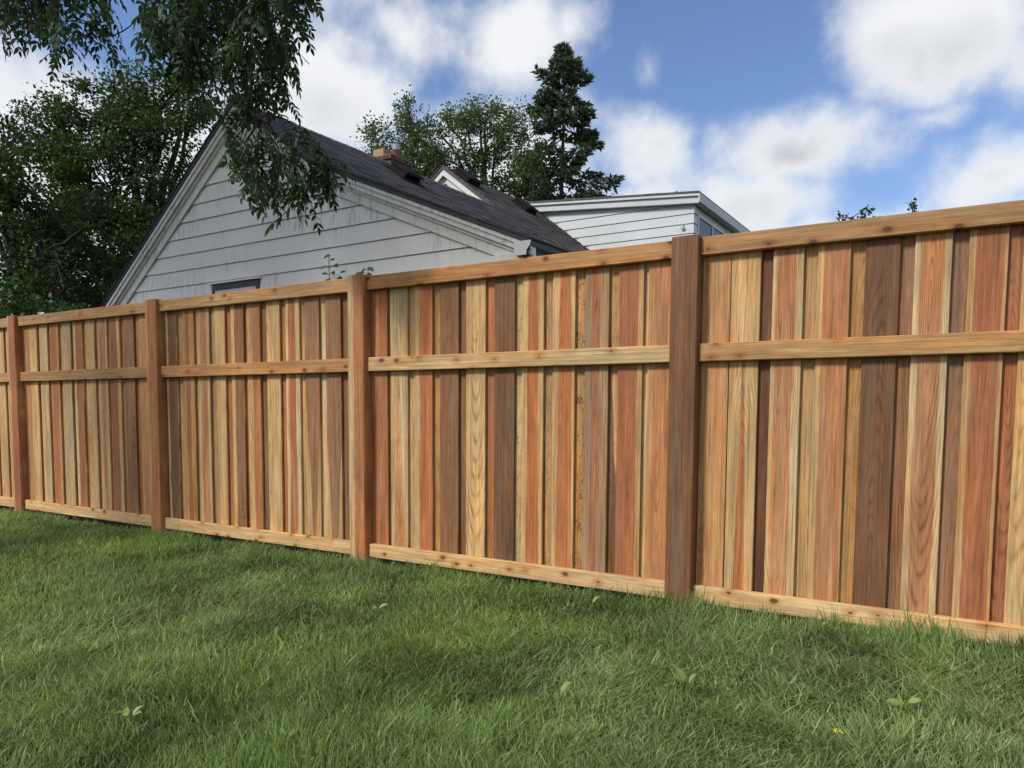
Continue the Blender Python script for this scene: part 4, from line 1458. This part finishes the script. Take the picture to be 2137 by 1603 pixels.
def sprays(poly, count, dmin, dmax, lmin, lmax):
    xs_, ys_ = [q_[0] for q_ in poly], [q_[1] for q_ in poly]
    made = tries = 0
    while made < count and tries < count * 60:
        tries += 1
        px, py = rng.uniform(min(xs_), max(xs_)), rng.uniform(min(ys_), max(ys_))
        if not inside(px, py, poly): continue
        a = at_depth(px, py, rng.uniform(dmin, dmax))
        L = rng.uniform(lmin, lmax)
        d = np.array([rng.normal() * 0.5, rng.normal() * 0.5, -0.8]); d /= np.linalg.norm(d)
        tip = a + d * L * 0.8 + np.array([0, 0, -0.18 * L])
        if not inside(*project(tip + np.array([0, 0, -0.07])), poly): continue
        made += 1
        ctrl = a + d * L * 0.45 + np.array([0, 0, 0.06 * L])
        path = bez(a, ctrl, tip, 7)
        j = int(np.argmin(np.linalg.norm(LPs - a, axis=1)))
        if np.linalg.norm(LPs[j] - a) < 0.36:
            m = (LPs[j] + a) / 2 + rng.normal(size=3) * 0.04 + np.array([0, 0, 0.04])
            twig.tube(bez(LPs[j], m, a, 5), [0.0045, 0.004, 0.0035, 0.003, 0.0028], 5, False)
        twig.tube(path, list(np.linspace(0.0030, 0.0014, 7)), 4, False)
        s = 0.02
        sd = 1
        while s < L:
            t = s / L
            p = (1 - t) ** 2 * a + 2 * t * (1 - t) * ctrl + t * t * tip
            tg = 2 * (1 - t) * (ctrl - a) + 2 * t * (tip - ctrl)
            tg /= np.linalg.norm(tg)
            sdv = np.cross(tg, rng.normal(size=3)); sdv /= np.linalg.norm(sdv)
            ax = Vector(tg * 0.55 + sdv * 0.85 + np.array([0, 0, -0.25])).normalized()
            up = Vector((rng.normal() * .35, rng.normal() * .35, 1)).normalized()
            sy = up.cross(ax).normalized(); nz = ax.cross(sy)
            k_ = rng.uniform(0.62, 0.92)
            mtx = Matrix(((ax.x * k_, sy.x * k_, nz.x * k_, p[0]), (ax.y * k_, sy.y * k_, nz.y * k_, p[1]), (ax.z * k_, sy.z * k_, nz.z * k_, p[2]), (0, 0, 0, 1)))
            q_ = project(p)
            leaves.append((mtx, int(rng.integers(8)), q_[0], q_[1]))
            s += rng.uniform(0.045, 0.075); sd = -sd


sprays(polyA, 165, 4.4, 5.4, 0.12, 0.30)
sprays(polyB, 235, 4.2, 5.2, 0.16, 0.40)
sprays(polyC, 36, 4.3, 4.7, 0.12, 0.30)
sprays([(600, 240), (640, 270), (700, 330), (725, 400), (712, 440), (670, 440), (640, 360), (605, 300)], 15, 4.3, 4.6, 0.10, 0.28)
tag(ash_part(twig.build('twigs', BARK, None, True)), kind='stuff')
# the hanging leaves in front of the gable are pieces of their own, the rest is one mass
order = sorted(range(len(leaves)), key=lambda i: -(leaves[i][3] if leaves[i][2] > 300 else leaves[i][3] - 120))
single, mass = order[:300], order[300:]
for i in single:
    mtx, k_, _, _ = leaves[i]
    o = bpy.data.objects.new('leaf', leaf_meshes[k_])
    link(o)
    o.parent = ash; o.matrix_parent_inverse = inv
    o.matrix_basis = mtx
cos, idx, sts, vals, off, lo = [], [], [], [], 0, 0
va = [(np.array(V), Fc, np.array(W)) for (V, Fc, W) in variants]
for i in mass:
    mtx, k_, _, _ = leaves[i]
    V, Fc, W = va[k_]
    mm = np.array(mtx)
    cos.append(V @ mm[:3, :3].T + mm[:3, 3])
    for f in Fc:
        sts.append(lo); idx.extend(off + q_ for q_ in f); lo += len(f)
    vals.append(W); off += len(V)
me = np_mesh('foliage', np.concatenate(cos), np.array(idx), np.array(sts), LEAF_ASH, {'v': ('FLOAT', np.concatenate(vals))})
o = ash_part(link(bpy.data.objects.new('foliage', me))); tag(o, kind='stuff')

# ------------------------------------------------------------------ small plants
BL_V = [(0, 0, 0), (.22, .30, .10), (.22, 0, -.02), (.22, -.30, .10), (.6, .34, .08), (.6, 0, -.06), (.6, -.34, .08), (.85, .18, 0), (.85, -.18, 0), (1, 0, -.16)]
BL_F = [(0, 2, 1), (0, 3, 2), (1, 2, 5, 4), (2, 3, 6, 5), (4, 5, 7), (5, 6, 8), (5, 9, 7), (5, 8, 9)]


def leaf_mesh(name, mat, width=1.0, seed=0, val=None):
    r = random.Random(seed)
    me = bpy.data.meshes.new(name)
    me.from_pydata([(x, y * width, z + r.uniform(-.03, .03)) for (x, y, z) in BL_V], [], BL_F)
    a = me.attributes.new('v', 'FLOAT', 'POINT')
    a.data.foreach_set('value', [val if val is not None else r.random()] * len(BL_V))
    me.materials.append(mat)
    return me


def orient(o, p, ax, up, s):
    ax, up = Vector(ax).normalized(), Vector(up)
    sy = up.cross(ax).normalized(); nz = ax.cross(sy)
    o.matrix_basis = Matrix(((ax.x * s, sy.x * s, nz.x * s, p[0]), (ax.y * s, sy.y * s, nz.y * s, p[1]), (ax.z * s, sy.z * s, nz.z * s, p[2]), (0, 0, 0, 1)))


vine_leaves = [leaf_mesh('leaf', LEAF_VINE, 0.9, i) for i in range(4)]


def sprout(label, px, py, Y, spots, size):
    tip = at_Y(px, py, Y)
    base = Vector((tip[0] + 0.03, Y, 0.0))
    t = empty('seedling', base)
    tag(t, label, 'seedling')
    mb = MB()
    tl = Vector(tip) - base
    mb.tube([(0, 0, 0), (0.02, 0, tl.z * .5), (tl.x * .5 - .01, 0, tl.z * .85), (tl.x, tl.y, tl.z)], [.006, .005, .0035, .002], 6)
    mb.build('stem', LEAF_VINE, t, True)
    for k, (qx, qy, ang) in enumerate(spots):
        p = Vector(at_Y(qx, qy, Y + random.uniform(-.03, .03))) - base
        o = link(bpy.data.objects.new('leaf', vine_leaves[k % 4]), t)
        a = math.radians(ang)
        orient(o, p, (math.cos(a), random.uniform(-.5, .1), math.sin(a)), (random.uniform(-.3, .3), -0.7, .7), size * random.uniform(.8, 1.15))
        mb = MB()
        zc_ = min(max(p.z - 0.02, 0.1), tl.z)
        q0 = Vector((tl.x * max(0, (zc_ / tl.z - .7) / .3), 0, zc_))
        mb.tube([q0, (q0 + p) / 2 + Vector((0, 0, .006)), p], [.0016, .0013, .001], 4)
        mb.build('leaf_stalk', LEAF_VINE, t)


sprout('leafy seedling standing just over the fence against the grey siding', 686, 530, 0.42,
       [(690, 533, 200), (688, 545, 10), (698, 553, -20), (682, 556, 195), (694, 567, -35), (708, 572, 15), (684, 573, 170), (703, 580, -10), (690, 583, 200)], 0.058)
sprout('short seedling with one leaf cluster beside the post under the gutter return', 768, 556, 0.40,
       [(768, 559, -25), (765, 562, 200), (760, 569, 190), (769, 569, -60), (757, 573, 175)], 0.062)


def on_ground(px, py):
    d = ray(px, py)
    t = 2.0
    for _ in range(40):
        p = CAM + d * t
        t += (p[2] - float(ground_z(p[0], p[1])) - 0.035) / -d[2] * 0.8
    return CAM + d * t


weed_leaves = [leaf_mesh('leaf', LEAF_WEED, 0.8, 20 + i) for i in range(4)]


def weed(label, px, py, n, size, spread=0.9, group=None):
    p = on_ground(px, py)
    z = float(ground_z(p[0], p[1]))
    t = empty('weed_plant', (p[0], p[1], z))
    tag(t, label, 'weed', group)
    for k in range(n):
        a = k * 2.4 + random.random()
        o = link(bpy.data.objects.new('leaf', weed_leaves[k % 4]), t)
        h = random.uniform(0.04, 0.062)
        orient(o, (0.012 * math.cos(a), 0.012 * math.sin(a), h), (math.cos(a) * spread, math.sin(a) * spread - .2, random.uniform(.3, .9)), (-.2, -.6, 1), size * 0.85 * random.uniform(.75, 1.2))
    mb = MB(); mb.tube([(0, 0, 0), (0.002, 0, .05)], [.003, .002], 5)
    mb.build('stem', LEAF_WEED, t)
    return t


weed('pale green broadleaf weed with several leaves beside a dark hollow in the lawn', 270, 1500, 5, 0.045)
weed('single pale leaf poking out of the lawn below the second-left post', 358, 1238, 1, 0.075, .5)
weed('round green weed leaf in the lawn below the orange post', 786, 1280, 2, 0.05, .8)
weed('upright pale plantain leaf in the open lawn', 1164, 1464, 1, 0.075, .3)
weed('green broad leaf growing against the bottom rail near the dark post', 1244, 1228, 2, 0.07, .3)
weed('slim plantain leaf in the grass just below the dark post', 1232, 1268, 1, 0.075, .4)
weed('pair of plantain leaves in the lawn below the dark post', 1432, 1440, 2, 0.06, .4)
weed('small weed rosette in the lawn close to the white clover leaf', 600, 1550, 4, 0.035)
weed('low broadleaf weed beneath the boards of the right-hand panel', 1710, 1312, 3, 0.045)
weed('yellow-green leaf pair lying in flattened grass', 1890, 1480, 2, 0.05, 1.0)
weed('tiny clover sprig at the bottom edge of the lawn', 640, 1592, 3, 0.03)


def flat_leaf(name, label, px, py, mat, size, cat, group=None, n=1, tilt=.3):
    p = on_ground(px, py)
    z = float(ground_z(p[0], p[1])) + 0.035
    m = MB(); vals_ = []
    for k in range(n):
        a = random.uniform(0, 6.28) if n == 1 else k * 2.1
        c, s_ = math.cos(a), math.sin(a)
        f0 = len(m.v)
        for (x, y, zz) in BL_V:
            cur = 0.35 * (y * 2) ** 2 + random.uniform(-.05, .05)
            X_, Y_, Z_ = x * size, y * size * 1.2, (zz + cur + tilt * x) * size
            m.v.append((X_ * c - Y_ * s_, X_ * s_ + Y_ * c, Z_))
        m.f += [[f0 + i for i in f] for f in BL_F]
    o = m.build(name, mat)
    a = o.data.attributes.new('v', 'FLOAT', 'POINT')
    a.data.foreach_set('value', [0.6] * len(o.data.vertices))
    o.location = (p[0], p[1], z)
    tag(o, label, cat, group)
    return o


flat_leaf('fallen_leaf', 'crumpled bright yellow leaf lying on the lawn', 1744, 1530, PETAL, 0.023, 'leaf', None, 2, .3)
for (px, py, lb) in ((160, 1084, 'dark withered leaf on the grass against the bottom rail'), (296, 1090, 'dark withered leaf at the foot of an orange-brown post'),
                     (235, 1157, 'dark withered leaf lying out on the open lawn')):
    flat_leaf('fallen_leaf', lb, px, py, LEAF_DRY, 0.085, 'leaf', 'dark withered leaves on the lawn', 1, .1)
flat_leaf('fallen_leaf', 'dark curled leaf standing against the bottom rail of a panel', 572, 1120, LEAF_DRY, 0.06, 'leaf', None, 2, .8)

# ------------------------------------------------------------------ grass
rng = np.random.default_rng(77)


def make_grass():
    N0 = 2300000
    X = rng.uniform(-4.4, 10.6, N0); Y = rng.uniform(-3.9, 0.026, N0)
    rel = np.stack([X - CAM[0], Y - CAM[1]], -1)
    d = np.hypot(rel[:, 0], rel[:, 1])
    ang = np.degrees(np.arctan2(-rel[:, 0], rel[:, 1] + 0.35))       # positive = left of the fence normal
    area = 15.0 * 3.926
    cand = N0 / area
    dens = np.clip(19000 * (2.5 / d) ** 1.25, 4200, 21000)
    patch = 0.72 + 0.56 * vnoise(X, Y, 21, 3.1)
    hollow = np.zeros(N0)
    for (hx, hy, hr) in ((310, 1515, .085), (90, 1440, .06), (1660, 1475, .07), (1890, 1395, .06), (640, 1290, .07), (1210, 1390, .05)):
        c_ = on_ground(hx, hy)
        hollow = np.maximum(hollow, np.exp(-((X - c_[0]) ** 2 + (Y - c_[1]) ** 2) / hr ** 2))
    patch = patch * (1 - 0.86 * hollow)
    dens *= np.where((ang > 69) | (ang < -14), 0.55, 1.0)
    ok = (ang < 82) & (ang > -30) & (d > 1.0) & (rng.random(N0) < dens * patch / cand)
    post = (np.abs((X + 1.1) % 2.2 - 1.1) < 0.078) & (Y > -0.006)
    ok &= ~post
    X, Y, d = X[ok], Y[ok], d[ok]
    n = len(X)
    Z = ground_z(X, Y) - 0.004
    edge = np.clip((Y + 0.30) / 0.28, 0, 1)                       # uncut strip along the fence
    strip = edge * np.clip((X - 4.2) / 2.6, 0.05, 1)
    tall = vnoise(X, Y, 22, 1.9)
    fine = vnoise(X, Y, 23, 7.0)
    h = (0.030 + 0.034 * tall + 0.020 * fine) * rng.uniform(0.55, 1.30, n)
    h *= 1 + 0.55 * strip * rng.uniform(0.3, 1.25, n)
    tuft = np.clip(vnoise(X, Y, 31, 6.5) * 2.2 - 1.0, 0, 1)
    h *= 0.86 + 0.55 * tuft
    stray = rng.random(n) < 0.014
    h[stray] *= 1.45
    # swirling lie of the grass
    th = vnoise(X, Y, 24, 0.85) * 9.0 + vnoise(X, Y, 25, 2.6) * 3.2 + rng.normal(size=n) * 1.6
    lean = (0.25 + 0.95 * vnoise(X, Y, 26, 1.6)) * rng.uniform(0.35, 1.45, n) * (1 - 0.45 * strip)
    ld = np.stack([np.cos(th), np.sin(th), 0 * th], -1)
    wv = rng.uniform(0, 6.283, n)
    sd = np.stack([np.cos(wv), np.sin(wv), 0 * wv], -1)
    w = rng.uniform(0.0014, 0.0031, n) * np.clip((d / 2.6) ** 0.55, 1, 2.0)
    base = np.stack([X, Y, Z], -1)
    up = np.array([0, 0, 1.0])
    kink = rng.normal(size=(n, 3)) * 0.20

    def pt(t):
        horiz = lean * t ** 1.7
        vert = t * (1 - 0.26 * np.minimum(lean, 1.6) * t)
        return base + h[:, None] * (horiz[:, None] * ld + vert[:, None] * up + kink * t * t)
    near = d < 4.6
    # colours
    p1, p2 = vnoise(X, Y, 27, 1.6), vnoise(X, Y, 28, 5.0)
    mixv = np.clip(0.5 * p1 + 0.3 * p2 + rng.normal(size=n) * 0.16 + 0.08, 0, 1)[:, None]
    ca, cb = np.array([0.150, 0.228, 0.055]), np.array([0.265, 0.338, 0.155])
    col = ca * (1 - mixv) + cb * mixv
    yel = np.clip(vnoise(X, Y, 29, 1.5) * 1.7 - 0.75, 0, 1)[:, None] * 0.35
    col = col * (1 - yel) + np.array([0.210, 0.240, 0.040]) * yel
    col *= (rng.uniform(0.62, 1.42, n) * (0.62 + 0.76 * vnoise(X, Y, 30, 2.8)))[:, None]
    lt = rng.random(n) < 0.11
    col[lt] = col[lt] * 0.4 + np.array([0.34, 0.40, 0.20]) * rng.uniform(.5, 1.1, (int(lt.sum()), 1))
    dry = rng.random(n) < 0.013
    col[dry] = np.array([0.42, 0.36, 0.20]) * rng.uniform(.6, 1.1, (int(dry.sum()), 1))
    rgba = np.concatenate([col, np.ones((n, 1))], 1)

    def emit(sel, ts, name):
        idxs = np.where(sel)[0]
        m = len(idxs)
        rows = []
        for t in ts[:-1]:
            c = pt(t)[idxs]
            ww = (w[idxs] * (1.0 if t < 0.4 else 0.86 if t < .6 else 0.6))[:, None] * sd[idxs]
            rows += [c - ww, c + ww]
        rows.append(pt(1.0)[idxs])
        co = np.stack(rows, 1)
        k = co.shape[1]
        fl, sz = [], []
        for q in range(len(ts) - 2):
            fl += [2 * q, 2 * q + 1, 2 * q + 3, 2 * q + 2]; sz.append(4)
        fl += [k - 3, k - 2, k - 1]; sz.append(3)
        fl, sz = np.array(fl), np.array(sz)
        idx = (fl[None] + (np.arange(m) * k)[:, None]).ravel()
        st = np.concatenate([[0], np.cumsum(np.tile(sz, m))[:-1]])
        return co.reshape(-1, 3), idx, st, np.repeat(rgba[idxs], k, axis=0)
    a = emit(near, (0, 0.38, 0.74, 1.0), 'near')
    b = emit(~near, (0, 0.52, 1.0), 'far')
    co = np.concatenate([a[0], b[0]])
    idx = np.concatenate([a[1], b[1] + len(a[0])])
    st = np.concatenate([a[2], b[2] + len(a[1])])
    me = np_mesh('grass', co, idx, st, GRASS, {'c': ('FLOAT_COLOR', np.concatenate([a[3], b[3]]))})
    o = link(bpy.data.objects.new('grass', me))
    tag(o, 'thick uneven green lawn grass growing up to the fence', 'grass', kind='stuff')
    print('GRASS blades', n, 'near', int(near.sum()))


make_grass()
